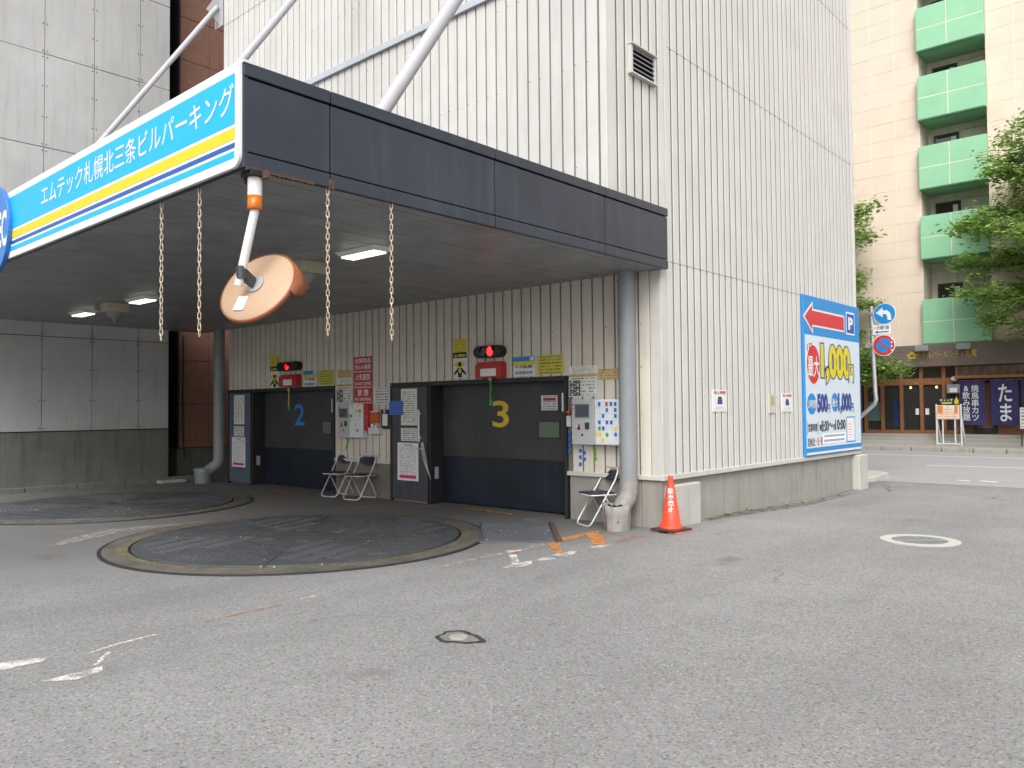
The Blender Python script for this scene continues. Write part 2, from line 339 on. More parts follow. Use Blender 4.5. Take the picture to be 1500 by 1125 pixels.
def text(name, body, fr, u0, u1, v0, v1, n, material, parent, bold=0.0, res=2, spacing=1.0):
    """flat printed lettering fitted to a rectangle of a plate"""
    cjk = any(ord(ch) > 0x3000 for ch in body); heavy = bold if cjk else 0
    if cjk: bold = 0
    _tc.body = body; _tc.resolution_u = res; _tc.offset = bold; _tc.space_line = spacing; _tc.align_x = 'CENTER'
    bpy.context.view_layer.update()
    me = bpy.data.meshes.new_from_object(_to.evaluated_get(bpy.context.evaluated_depsgraph_get()))
    co = [v.co.copy() for v in me.vertices]; fs = [list(p.vertices) for p in me.polygons]; bpy.data.meshes.remove(me)
    x0, x1 = min(c.x for c in co), max(c.x for c in co); y0, y1 = min(c.y for c in co), max(c.y for c in co)
    o, u, v, nn = fr; mb = MB()
    sx, sy = (u1-u0)/max(x1-x0,1e-6), (v1-v0)/max(y1-y0,1e-6); hv = min(heavy, .03)*.55
    for k, (a, b) in enumerate([(0,0)] if not hv else [(0,0),(-hv,0),(hv,0),(0,hv),(0,-hv)]):   # heavier strokes: overprinted
        mb.add([o+u*(u0+(c.x+a-x0)*sx)+v*(v0+(c.y+b-y0)*sy)+nn*(n+k*.0002) for c in co], fs)
    return obj(name, mb, material, parent)
def ell(cu, cv, ru, rv, n=32): return [(cu+ru*math.cos(2*math.pi*i/n), cv+rv*math.sin(2*math.pi*i/n)) for i in range(n)]
def rF(l, t, r, b, Y):                                     # picture rectangle on a wall facing the yard
    mx, my = (l+r)/2, (t+b)/2
    return PY(l,my,Y).x, PY(r,my,Y).x, PY(mx,b,Y).z, PY(mx,t,Y).z
def rS(l, t, r, b, X):                                     # picture rectangle on a wall facing the lane
    mx, my = (l+r)/2, (t+b)/2
    return PX(l,my,X).y, PX(r,my,X).y, PX(mx,b,X).z, PX(mx,t,X).z

# ------------------------------------------------------------------ ground and street
def zg(y):
    t = min(1, max(0, (y-10.5)/6.5)); return -0.08*t*t*(3-2*t)
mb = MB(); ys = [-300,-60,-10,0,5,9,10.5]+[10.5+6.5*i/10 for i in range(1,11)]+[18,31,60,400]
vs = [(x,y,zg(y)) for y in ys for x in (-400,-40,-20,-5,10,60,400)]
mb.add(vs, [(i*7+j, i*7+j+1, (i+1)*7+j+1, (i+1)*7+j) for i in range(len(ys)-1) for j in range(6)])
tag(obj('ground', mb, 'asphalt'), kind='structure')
mb = MB(); mb.add([(-120,18.6,-.076),(120,18.6,-.076),(120,31.3,-.076),(-120,31.3,-.076)], [(0,1,2,3)])
tag(obj('road', mb, 'road_asphalt'), kind='structure')
mb = MB(); mb.box(-120,120,31.5,60,-.3,.06)
pav = tag(obj('pavement', mb, 'pavement'), kind='structure')
kb = None
for i in range(40):                                        # rough kerb stones along the far pavement
    if kb is None:
        mb = MB(); mb.box(-.49,.49,-.1,.1,-.2,.085); kb = obj('kerb_stone', mb, 'concrete', pav, 0.03); k = kb
    else: k = kb.copy(); COL.objects.link(k)
    k.parent = pav; k.location = (-22+i*1.0, 31.4+random.uniform(-.008,.008), random.uniform(-.015,.012)); k.rotation_euler = (0,0,random.uniform(-.008,.008))
mb = MB(); mb.fpoly((Vector((0,0,0)),X_,Y_,Z_), [(-60,17.1),(-6.35,17.1),(-5.85,17.7),(-5.75,18.6),(-5.9,19.9),(-6.3,20.3),(-60,20.3)], -.3, .02)
tag(obj('pavement_near', mb, 'concrete_light', None, 0.02), kind='structure')

def stroke(name, pts, wid, m, z=.004, ground=0.0):
    """painted line on the ground along picture points; width in metres"""
    G = [PG(p[0], p[1], ground) for p in pts]; mb = MB(); L = []
    for i, g in enumerate(G):
        d = (G[min(i+1,len(G)-1)]-G[max(i-1,0)]); d.z = 0; d.normalize(); s = Vector((-d.y,d.x,0))*wid/2
        L += [g+s+Z_*z, g-s+Z_*z]
    mb.add(L, [(2*i,2*i+1,2*i+3,2*i+2) for i in range(len(G)-1)])
    return tag(obj(name, mb, m), kind='structure')
def patch(name, pts, m, z=.004, ground=0.0):
    G = [PG(p[0], p[1], ground)+Z_*z for p in pts]
    if sum(G[i].x*G[(i+1)%len(G)].y-G[(i+1)%len(G)].x*G[i].y for i in range(len(G))) < 0: G = G[::-1]
    mb = MB(); mb.add(G, [tuple(range(len(G)))]); return tag(obj(name, mb, m), kind='structure')
A = lambda pts: [(640+x/7.5, 720+y/7.5) for x, y in pts]
B = lambda pts: [(740+x/7.5, 660+y/7.5) for x, y in pts]
C_ = lambda pts: [(300+x/7.5, 640+y/7.5) for x, y in pts]
D = lambda pts: [(560+x/7.5, 660+y/7.5) for x, y in pts]
patch('floor_marking', A([(5,830),(440,722),(755,668),(768,695),(440,745),(60,850)]), 'paint_faint')
patch('floor_marking', A([(755,650),(950,640),(900,665),(790,695)]), 'paint_white')
patch('floor_marking', A([(800,680),(905,655),(890,675),(780,695)]), 'paint_orange', .007)
patch('floor_marking', A([(790,700),(870,690),(912,790),(830,800)]), 'paint_white')
patch('floor_marking', A([(720,840),(850,790),(1040,765),(1050,795),(930,835)]), 'paint_white')
patch('floor_marking', A([(950,640),(1090,570),(1200,570),(1190,600),(960,655)]), 'paint_faint')
patch('floor_marking', A([(1190,572),(1370,560),(1350,585),(1240,600)]), 'paint_orange')
patch('floor_marking', A([(1240,602),(1335,590),(1390,670),(1320,690)]), 'paint_orange')
patch('floor_marking', A([(1075,755),(1200,720),(1310,740),(1180,770)]), 'paint_white')
patch('floor_marking', A([(1250,705),(1420,670),(1500,655),(1540,660),(1500,690),(1430,712)]), 'paint_white')
patch('floor_marking', B([(625,960),(850,910),(875,940),(650,1000)]), 'paint_orange')
patch('floor_marking', B([(850,910),(1020,885),(1110,1000),(1090,1040),(960,1030),(930,960)]), 'paint_orange')
patch('floor_marking', B([(925,1060),(1090,1035),(1190,1040),(1100,1060),(990,1075)]), 'paint_white')
stroke('floor_marking', B([(1050,895),(1180,915),(1310,948)]), .05, 'paint_orange_faint')
stroke('floor_marking', B([(1490,942),(1330,975),(1200,1010)]), .16, 'paint_orange_faint')
stroke('floor_marking', C_([(-300,955),(0,918),(330,872),(610,825),(840,800),(1500,770)]), .07, 'paint_orange_faint')
stroke('floor_marking', C_([(560,575),(700,580),(930,618)]), .12, 'paint_orange')
stroke('floor_marking', C_([(-900,640),(-500,595),(0,575),(390,580)]), .10, 'paint_orange_faint')
stroke('floor_marking', D([(-480,645),(0,605),(300,610),(640,622)]), .08, 'paint_orange')
stroke('floor_marking', D([(780,630),(1100,652),(1250,678),(1440,705)]), .14, 'paint_orange')
patch('floor_marking', A([(930,290),(1050,292),(1090,320),(1000,330)]), 'paint_faint')
patch('floor_marking', [(68,801),(98,790),(160,776),(178,775),(178,779),(150,786),(100,797)], 'paint_faint')
patch('floor_marking', [(178,774),(240,768),(330,762),(330,765),(240,772),(178,779)], 'paint_faint')
stroke('floor_marking', [(91,780),(150,777),(180,774)], .06, 'paint_faint')
patch('floor_marking', [(-30,976),(75,962),(62,970),(-30,990)], 'paint_white'); patch('floor_marking', [(58,999),(120,984),(150,976),(150,984),(110,997)], 'paint_white')
stroke('floor_marking', [(130,958),(165,946),(228,930)], .035, 'paint_white'); stroke('floor_marking', [(140,975),(160,955)], .03, 'paint_white')
stroke('floor_marking', [(300,912),(370,895),(420,885)], .045, 'paint_orange_faint'); stroke('floor_marking', [(440,878),(462,873)], .03, 'paint_white')
for a, b_ in (((1264,665.5),(1560,673.2)), ((1357,681.8),(1560,688)), ((1273,698),(1302,699.4)), ((1403,703.8),(1421,705)), ((1436,704.7),(1461,706.9))):
    stroke('lane_marking', [a, b_], .14, 'paint_road', .008, -.078)
patch('moss_strip', [(1023,757),(1100,747),(1180,735),(1240,719),(1262,716),(1240,722),(1180,740),(1100,753),(1040,763)], 'moss', .006, -.0)

# ------------------------------------------------------------------ parking tower
XS, YF, YU = -5.5, 9.15, 7.95
PITCH = 0.19
tower = thing('parking_tower', 'cream ribbed metal parking tower with two numbered gates under its overhang', 'building', (XS-5, YF+3, 0))
mb = MB()
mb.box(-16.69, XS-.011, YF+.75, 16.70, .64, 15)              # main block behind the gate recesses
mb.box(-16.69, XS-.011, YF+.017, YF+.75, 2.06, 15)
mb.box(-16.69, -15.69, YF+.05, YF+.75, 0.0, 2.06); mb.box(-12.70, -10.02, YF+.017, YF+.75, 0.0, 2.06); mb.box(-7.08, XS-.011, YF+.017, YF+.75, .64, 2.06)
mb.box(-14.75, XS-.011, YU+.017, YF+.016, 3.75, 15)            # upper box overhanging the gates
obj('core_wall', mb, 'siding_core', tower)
def strip_mesh(z0, z1, fr):
    o, u, v, n = fr; pr = [(-.073,0),(-.073,.006),(-.068,.010),(.068,.010),(.073,.006),(.073,0)] if abs(n.x) > .5 else [(-.081,0),(-.081,.010),(-.076,.016),(.076,.016),(.081,.010),(.081,0)]
    mb = MB(); k = len(pr)
    vs = [u*a+n*b+v*z for z in (z0,z1) for a, b in pr]
    mb.add(vs, [(i,i+1,k+i+1,k+i) for i in range(k-1)]+[tuple(range(k-1,-1,-1)), tuple(range(k,2*k))]); 
    return mb
def strips(us, z0, z1, fr, m):
    o, u, v, n = fr; first = None
    for uu in us:
        loc = o+u*uu-OFF[tower.name]
        if first is None:
            mb = strip_mesh(z0, z1, fr); me = bpy.data.meshes.new('siding_strip'); me.from_pydata(mb.v, [], mb.f); me.materials.append(MATS[m]); first = me
        c = bpy.data.objects.new('siding_strip', first); COL.objects.link(c); c.parent = tower; c.location = loc
GL = [-16.69+.095+PITCH*i for i in range(58)]
GL = [x for x in GL if x < -5.72]
low = lambda x: (-12.66 < x < -11.08) or x > -7.0
strips([x for x in GL if not low(x)], 2.07, 3.44, FRONT(YF+.016), 'siding_old')
strips([x for x in GL if low(x)], .69, 3.44, FRONT(YF+.016), 'siding_old')
strips([YF+.24+PITCH*i for i in range(39)], .70, 15, SIDE(XS-.010), 'siding')
strips([YU+.14+PITCH*i for i in range(7)], 3.8, 15, SIDE(XS-.010), 'siding')
strips([-5.71-PITCH*i for i in range(48)], 3.8, 15, FRONT(YU+.016), 'siding')
# corner and base flashings, lap joints, screws
mb = MB(); f1 = .006
mb.box(XS-.17, XS+f1, YF-f1, YF+.16, .66, 3.43); obj('corner_flashing', mb, 'trim', tower, .006)
mb = MB(); mb.box(XS-.09, XS+f1, YU-f1, YU+.06, 4.0, 15); obj('corner_flashing', mb, 'siding', tower, .006)
mb = MB(); mb.box(XS-.06, XS+f1, 16.63, 16.72, .66, 15); obj('corner_flashing', mb, 'siding', tower, .006)
mb = MB(); mb.box(XS-.04, XS+.02, YF-.02, 16.73, .63, .70); obj('base_flashing', mb, 'trim', tower, .006)
for a, b_ in ((-12.70,-11.04), (-7.085,XS-.041)):
    mb = MB(); mb.box(a, b_, YF-.02, YF+.06, .63, .69); obj('base_flashing', mb, 'trim', tower, .006)
for a, b_ in ((-16.72,-12.70), (-11.04,-7.085)):
    mb = MB(); mb.box(a, b_, YF-.012, YF+.03, 2.03, 2.068); obj('head_flashing', mb, 'gate_frame', tower)
for z in (3.553, 6.49, 9.29):
    mb = MB(); mb.box(XS-.02, XS+.0008, YF+.24, 16.64, z-.004, z+.004); obj('lap_joint', mb, 'groove', tower)
mb = MB(); mb.box(-14.75, XS-.1, YU-.05, YU+.02, 7.25, 7.36); obj('drip_flashing', mb, 'grey_trim', tower, .006)
mb = MB(); mb.box(-14.75, XS-.1, YU-.002, YU+.02, 9.295, 9.303); obj('lap_joint', mb, 'groove', tower)
mb = MB()
for z in (3.36, 2.72, 2.14):
    for x in GL:
        if random.random() < .75: mb.cyl((x-.06+random.uniform(0,.02), YF+.005, z+random.uniform(-.01,.01)), (x-.06, YF-.005, z), .007, n=6, smooth=False)
for z in (1.5, .78):
    for x in GL:
        if low(x): mb.cyl((x-.06, YF+.005, z), (x-.06, YF-.005, z), .007, n=6, smooth=False)
for z in (4.6, 5.9, 7.05, 8.2):
    for i in range(46): 
        if random.random() < .6: mb.cyl((-5.77-PITCH*i, YU+.005, z+.01*(i%2)), (-5.77-PITCH*i, YU-.004, z+.01*(i%2)), .008, n=6, smooth=False)
for z in (1.75, 2.0, 1.05):
    for i in range(39):
        if random.random() < .35: mb.cyl((XS-.005, YF+.19+PITCH*i, z), (XS+.003, YF+.19+PITCH*i, z), .007, n=6, smooth=False)
obj('screw', mb, 'groove', tower, kind='stuff')
# concrete plinth, slab by slab
for a, b_ in ((YF+.02,10.42), (10.43,13.25), (13.26,15.94), (15.95,16.62)):
    mb = MB(); mb.box(XS-.35, XS-.045, a, b_, -.3, .63); obj('plinth_slab', mb, 'concrete', tower, .008)
for a, b_ in ((-7.06,XS-.36), (-12.69,-11.05)):
    mb = MB(); mb.box(a, b_, YF+.02, YF+.3, -.2, .63); obj('plinth_slab', mb, 'concrete', tower, .008)
mb = MB(); mb.box(XS-.20, XS+.06, 9.25, 10.04, -.2, .56); obj('corner_guard', mb, 'concrete_light', tower, .02)
mb = MB(); mb.box(XS-.30, XS+.10, 16.42, 16.92, -.3, .61); obj('end_pier', mb, 'concrete_light', tower, .02)

# ------------------------------------------------------------------ gates
YG = YF+.28
def gate(label, xl, xr, num, nm, numbox, winbox, wm):
    g = thing('vehicle_gate', label, 'gate', ((xl+xr)/2, YG, 0))
    f = FRONT(YG)
    mb = MB(); mb.fbox(f, xl+.01, xr+.25, .80, 2.02, -.06, 0); up = obj('upper_panel', mb, 'gate_grey', g, .006)
    mb = MB(); mb.fbox(f, xl+.01, xr+.25, .02, .795, -.08, -.015); obj('lower_panel', mb, 'gate_navy', g, .006)
    mb = MB(); mb.fbox(f, xl+.01, xr, .785, .81, -.01, .012); obj('meeting_rail', mb, 'gate_frame', g)
    mb = MB(); mb.box(xl-.03, xl+.008, YF-.015, YG+.1, 0, 2.03); obj('jamb', mb, 'gate_frame', g, .004)
    mb = MB(); mb.box(xr-.008, xr+.035, YF-.02, YG+.1, 0, 2.03); obj('jamb', mb, 'gate_frame', g, .004)
    mb = MB(); mb.box(xl+.009, xr-.009, YF-.01, YG+.1, 2.0, 2.029); obj('lintel', mb, 'gate_frame', g)
    a = rF(*winbox, YG); mb = MB(); mb.fbox(f, a[0], a[1], a[2], a[3], 0, .012); wf = obj('window_frame', mb, 'gate_frame', g, .003)
    mb = MB(); mb.fbox(f, a[0]+.012, a[1]-.012, a[2]+.012, a[3]-.012, .0125, .016); obj('pane', mb, wm, wf)
    b = rF(*numbox, YG); text('number', num, f, b[0], b[1], b[2], b[3], .003, nm, up, .012, 6)
    mb = MB(); mb.box(xl+.009, xl+.022, YG-.2, YG-.12, .42, .62); obj('switch_plate', mb, 'machine_grey', g, .002)
    return g
g3 = gate('dark gate with a yellow number 3 and a green window pane', -10.0, -7.12, '3', 'num_yellow', (721.6,587,745.6,626), (790,617,821,642), 'glass_green')
g2 = gate('dark gate with a blue number 2', -15.66, -12.735, '2', 'num_blue', (431.6,592,446.4,623), (473.6,617,486,636), 'glass_green')
a = rF(793,579,817,601,YG); mb = MB(); uvplate(mb, FRONT(YG), *a, .001, .004)
printed('print_white', (0.66,0.65,0.66), (0.03,0.03,0.05), 6, .55); nb = obj('notice', mb, 'print_white', g3)
mb = MB(); mb.fbox(FRONT(YG), a[0]+.04, a[1]-.04, a[3]-.08, a[3]-.04, .0045, .005); obj('heading', mb, 'warn_red', nb)
for g, x in ((g3,-7.13), (g2,-12.745)):
    mb = MB(); mb.box(x-.035, x-.012, YF-.022, YF-.021+.03, 1.55, 1.82); obj('edge_strip', mb, 'white_paint', g)
# personnel door leaves beside the gates
def side_leaf(label, xl, xr, m):
    d = thing('side_door', label, 'door', ((xl+xr)/2, YF, 0)); f = FRONT(YF)
    mb = MB(); mb.fbox(f, xl+.05, xr-.03, .04, 1.99, -.02, .02); lf = obj('leaf', mb, m, d, .006)
    mb = MB(); mb.fbox(f, xl, xl+.047, .0, 2.025, -.03, .028); mb.fbox(f, xr-.027, xr, 0, 2.025, -.03, .028); mb.fbox(f, xl+.047, xr-.027, 1.993, 2.025, -.03, .026); obj('frame', mb, 'gate_frame', d, .003)
    mb = MB(); mb.cyl((xr-.12, YF-.02, .93), (xr-.12, YF-.075, .93), .02, n=12); mb.cyl((xr-.12, YF-.07, .93), (xr-.23, YF-.07, .93), .011, n=10); obj('handle', mb, 'galv', d)
    mb = MB(); mb.cyl(((xl+xr)/2+.1, YF-.021, .33), ((xl+xr)/2+.1, YF-.03, .33), .022, n=12); obj('door_stop', mb, 'gate_frame', d)
    return d
side_leaf('blue-grey steel door left of the gate numbered 2', -16.67, -15.70, 'door_blue')
d3 = side_leaf('charcoal steel door left of the gate numbered 3', -11.03, -10.04, 'door_grey')
a = rF(615,600,618,647,YF); mb = MB(); mb.cyl(((a[0]+a[1])/2, YF-.05, a[2]), ((a[0]+a[1])/2, YF-.05, a[3]), .022, n=12); mb.box(a[0], a[1], YF-.05, YF-.02, a[2]+.05, a[2]+.09); mb.box(a[0], a[1], YF-.05, YF-.02, a[3]-.09, a[3]-.05); obj('pull_bar', mb, 'white_paint', d3)
mb = MB(); p = PY(617,648,YF-.06); 
for k in range(5): mb.tube([p+Vector((k*.012,0,0)), p+Vector((k*.02+.03,-.02,-.15)), p+Vector((.05+k*.03,0,-.3-.04*k)), p+Vector((.10+k*.03,.01,-.42-.05*k))], .005, 5)
tag(obj('wire_bundle', mb, 'galv'), 'loose grey wires hanging from the charcoal door handle', 'wire')

# ------------------------------------------------------------------ notices and boards on the gate wall
YN = YF-.002
def board(name, label, cat, box, m, thick=.012, Y=YN, fr=None, group=None, rect=None):
    a = rect or (rF(*box, Y) if fr is None else rS(*box, fr[0].x)); fr = fr or FRONT(Y)
    c = fr[0]+fr[1]*((a[0]+a[1])/2)+fr[2]*a[2]
    o = thing(name, label, cat, tuple(c), group); mb = MB(); uvplate(mb, fr, *a, 0, thick); obj('panel', mb, m, o, 0)
    return o, a, fr
def sub(o, a, fr, s0, s1, t0, t1, m, name='field', n=.013, th=.0015):
    mb = MB(); u = lambda s: a[0]+(a[1]-a[0])*s; v = lambda t: a[3]-(a[3]-a[2])*t
    uvplate(mb, fr, u(s0), u(s1), v(t1), v(t0), n, n+th); return obj(name, mb, m, o)
def subtext(o, a, fr, body, s0, s1, t0, t1, m, bold=0.0, n=.016, name='lettering', spacing=1.0):
    u = lambda s: a[0]+(a[1]-a[0])*s; v = lambda t: a[3]-(a[3]-a[2])*t
    return text(name, body, fr, u(s0), u(s1), v(t1), v(t0), n, m, o, bold, 2, spacing)
printed('print_paper', (0.70,0.69,0.64), (0.05,0.05,0.05), 16, .5, .1); printed('print_poster', (0.72,0.71,0.73), (0.2,0.2,0.24), 24, .5, .1)
printed('print_yellow', (0.52,0.47,0.05), (0.06,0.06,0.02), 6, .55, .08); printed('print_tan', (0.52,0.38,0.18), (0.18,0.10,0.03), 4, .5, .08)
printed('print_table', (0.62,0.64,0.60), (0.05,0.08,0.06), 6, .5, .06); printed('print_price', (0.66,0.68,0.69), (0.04,0.04,0.06), 3, .55, .1); printed('print_warn', (0.62,0.52,0.03), (0.12,0.1,0.02), 6, .5, .1)
printed('print_stand', (0.80,0.62,0.48), (0.5,0.12,0.05), 8, .55, .06)
for n, ybox, bbox, wbox in (('3',(664.4,496.6,684,516),(664.4,516,684,525),(664.4,525,684,553.6)), ('2',(396.4,520.6,409.4,537),(396.4,537,409.4,543),(396.4,543,409.4,568))):
    o, a, fr = board('warning_poster', f'yellow and white caution poster with black figure over gate {n}', 'poster', (ybox[0],ybox[1],wbox[2],wbox[3]), 'white', .006)
    sub(o, a, fr, 0, 1, 0, .34, 'print_warn', n=.0065); sub(o, a, fr, 0, 1, .34, .49, 'ink', n=.0065)
    mb = MB(); u = lambda s: a[0]+(a[1]-a[0])*s; v = lambda t: a[3]-(a[3]-a[2])*t
    mb.fpoly(fr, [(u(.1),v(.47)),(u(.3),v(.47)),(u(.2),v(.37))], .0085, .009); mb.fbox(fr, u(.36), u(.9), v(.455), v(.40), .0085, .009); obj('caution_mark', mb, 'warn_yellow', o)
    mb = MB(); mb.fpoly(fr, ell(u(.47),v(.655),(a[1]-a[0])*.40,(a[3]-a[2])*.075,20), .0085, .009); obj('halo', mb, 'bb_yellow', o)
    mb = MB(); mb.fpoly(fr, ell(u(.5),v(.65),(a[1]-a[0])*.13,(a[3]-a[2])*.065,16), .0093, .0098)
    mb.fpoly(fr, [(u(.05),v(.94)),(u(.05),v(.88)),(u(.36),v(.74)),(u(.64),v(.74)),(u(.95),v(.88)),(u(.95),v(.94)),(u(.66),v(.85)),(u(.64),v(.985)),(u(.36),v(.985)),(u(.34),v(.85))], .0093, .0098); fg = obj('figure', mb, 'ink', o)
    mb = MB(); mb.fpoly(fr, ell(u(.5),v(.82),(a[1]-a[0])*.11,(a[3]-a[2])*.065,16), .0101, .0105); obj('figure_vest', mb, 'bb_yellow', fg)
for n, box in (('3',(752.4,522.4,783.6,551)), ('2',(445,543,463.6,567))):
    o, a, fr = board('price_board', f'small blue, yellow and white fee board over gate {n}', 'sign', box, 'print_price', .008)
    sub(o, a, fr, 0, 1, 0, .24, 'bb_blue', n=.0085); sub(o, a, fr, 0, 1, .24, .44, 'sign_yellow', n=.0085); sub(o, a, fr, .8, .97, .03, .21, 'bb_pale', n=.0105)
    subtext(o, a, fr, '1,000円', .45, .93, .50, .62, 'ink', .02, .0105)
for n, box in (('3',(787,520,826,548.4)), ('2',(466.6,542,489,564))):
    board('yellow_notice', f'plain yellow notice of black print over gate {n}', 'sign', box, 'print_yellow', .008)
o, a, fr = board('prohibition_sign', 'tall red sign in three panels forbidding dangerous goods, fire and smoking', 'sign', (519,522.4,545.4,589), 'trim', .006)
for i, (t0, t1, l1, l2) in enumerate(((0,.315,'危険物品','持込み厳禁'), (.345,.66,'火気厳禁','DO NOT USE FIRE'), (.69,1,'禁 煙','NO SMOKING'))):
    sub(o, a, fr, 0, 1, t0, t1, 'warn_red', 'red_panel', .0065); h = t1-t0
    if i == 0: subtext(o, a, fr, l1, .06, .94, t0+h*.10, t0+h*.46, 'sign_white', .03, .0085); subtext(o, a, fr, l2, .06, .94, t0+h*.54, t0+h*.90, 'sign_white', .03, .0085)
    else: subtext(o, a, fr, l1, .1 if i==1 else .2, .9 if i==1 else .8, t0+h*.10, t0+h*.56, 'sign_white', .03, .0085); subtext(o, a, fr, l2, .06, .94, t0+h*.68, t0+h*.9, 'sign_white', .02, .0085)
for n, bx in (('3',((834,536,875,547.5),(834,547.5,875,552),(834,552,875,581),(876,540,909,556))), ('2',((494.6,553.6,516,562.4),(493,562.6,516,566),(493,567,517,590),(494.6,542,515.4,553)))):
    near = 'beside gate 3' if n == '3' else 'between the two gates'
    board('paper_notice', f'narrow white paper strip above the check-pattern table {near}', 'notice', bx[0], 'print_paper', .003)
    board('brown_strip', f'thin brown label strip {near}', 'notice', bx[1], 'print_tan', .004)
    o, a, fr = board('rate_table', f'pale table notice with black check column {near}', 'notice', bx[2], 'print_table', .006)
    for r_ in range(5):
        for c_ in range(2):
            sub(o, a, fr, .03+c_*.2, .21+c_*.2, .17+r_*.16, .31+r_*.16, 'ink', 'check', .0065)
            subtext(o, a, fr, '→' if (r_+c_)%2 else '●', .07+c_*.2, .17+c_*.2, .20+r_*.16, .28+r_*.16, 'sign_white', 0, .0085)
    board('tan_notice', f'tan paper notice {near}', 'notice', bx[3], 'print_tan', .004)
board('paper_notice', 'white paper sheet right of the red prohibition sign', 'notice', (548,567.4,571.6,592), 'print_white', .006)
YD = YF-.021
for n, bx in (('2',((343,579,358,621.4),(343,624.4,357.6,639),(340,640.4,359.4,684))), ('3',((587.6,569.4,611,623),(587.6,627,611,646),(582.6,648.6,613,704)))):
    dn = 'blue-grey door' if n == '2' else 'charcoal door'
    board('paper_notice', f'long cream notice at the top of the {dn}', 'notice', bx[0], 'print_paper', .003, YD)
    board('paper_notice', f'short cream notice in the middle of the {dn}', 'notice', bx[1], 'print_white', .003, YD)
    o, a, fr = board('poster', f'large white poster with crimson foot on the {dn}', 'poster', bx[2], 'print_poster', .004, YD)
    sub(o, a, fr, .1, .9, .86, .94, 'bb_pink', 'foot_band', .0045); subtext(o, a, fr, 'ご利用規約', .3, .7, .04, .08, 'ink', .02, .006)
board('plastic_folder', 'blue plastic folder hung on the edge of the charcoal door', 'folder', (572,587.4,590,608), 'folder_blue', .03, YF-.03)

# signals, lamp boxes, pull ropes
def signal(n, box, lens, lb, win):
    a = rF(*box, YF-.15); h = (a[3]-a[2])/2; zc = (a[2]+a[3])/2; f = FRONT(YF)
    s = thing('signal_lamp', f'black pill-shaped signal head with lit red lens over gate {n}', 'signal', ((a[0]+a[1])/2, YF, a[2]))
    pts = [(a[0]+h+h*math.cos(t), zc+h*math.sin(t)) for t in [R(90+180*i/12) for i in range(13)]]+[(a[1]-h+h*math.cos(t), zc+h*math.sin(t)) for t in [R(-90+180*i/12) for i in range(13)]]
    mb = MB(); mb.fpoly(f, pts, .0, .14); obj('housing', mb, 'black_plastic', s, .015)
    lx = PY(*lens, YF-.15).x
    for i, (x, m) in enumerate(((lx,'lens_red'), (a[0]+a[1]-lx,'lens_off'))):
        mb = MB(); mb.fpoly(f, ell(x, zc, h*.62, h*.78, 24), .141, .15); obj('lens', mb, m, s)
        mb = MB(); pp = [(x+h*.7*math.cos(t), zc+h*.9*math.sin(t)) for t in [R(i*180/10) for i in range(11)]]; qq = [(x+h*.78*math.cos(t), zc+h*.98*math.sin(t)) for t in [R(i*180/10) for i in range(11)]]
        for k in range(10): mb.fpoly(f, [pp[k],qq[k],qq[k+1],pp[k+1]], .141, .175)
        obj('visor', mb, 'black_plastic', s)
    a = rF(*lb, YF-.12); b = rF(*win, YF-.14)
    r_ = thing('lamp_box', f'red metal warning lamp box with white face over gate {n}', 'lamp', ((a[0]+a[1])/2, YF, a[2]))
    mb = MB(); mb.fbox(f, a[0], a[1], a[2], a[3]-.02, 0, .14); mb.fpoly((Vector((0,YF,0)),X_,Z_,-Y_), [(a[0],a[3]-.019),(a[1],a[3]-.019),(a[1]-.03,a[3]+.02),(a[0]+.03,a[3]+.02)], 0, .10); obj('housing', mb, 'red_box', r_, .006)
    mb = MB(); mb.fbox(f, b[0]-.02, b[1]+.02, b[2]-.015, b[3]+.015, .141, .15); fr_ = obj('frame', mb, 'warn_red', r_, .003)
    mb = MB(); mb.fbox(f, b[0], b[1], b[2], b[3], .151, .155); obj('face', mb, 'paper', fr_)
signal('3', (692,506,733,523.6), (717,514), (697,531.6,734.6,553.6), (704.4,540,727,551))
signal('2', (403.6,530,434,543), (419.4,536), (409.4,550,434.6,566.4), (415.4,556,428,564.4))
for n, top, bot, m in (('3',(718,557),(719,591),'rope_green'), ('2',(423,572),(423,599),'rope_yellow')):
    a, b = PY(*top,YF-.06), PY(*bot,YF-.06)
    t = thing('pull_rope', f'short {"green" if n=="3" else "yellow"} pull rope dangling in front of gate {n}', 'rope', tuple(b))
    mb = MB(); mb.cyl(a+Z_*.04, a, .035, n=12); obj('socket', mb, 'beige_box', t)
    mb = MB(); mb.tube([a, a*.7+b*.3+X_*.01, a*.4+b*.6-X_*.008, b+Z_*.05], [.012,.014,.012,.016], 8); obj('cord', mb, m, t)
    mb = MB(); 
    if n == '3': mb.cyl(b+Z_*.07, b-Z_*.03, .018, .035, 10)
    else: mb.fpoly(FRONT(b.y), [(b.x-.05,b.z+.05),(b.x+.01,b.z+.1),(b.x+.06,b.z),(b.x,b.z-.04)], -.004, .004)
    obj('tassel', mb, 'rope_green', t)

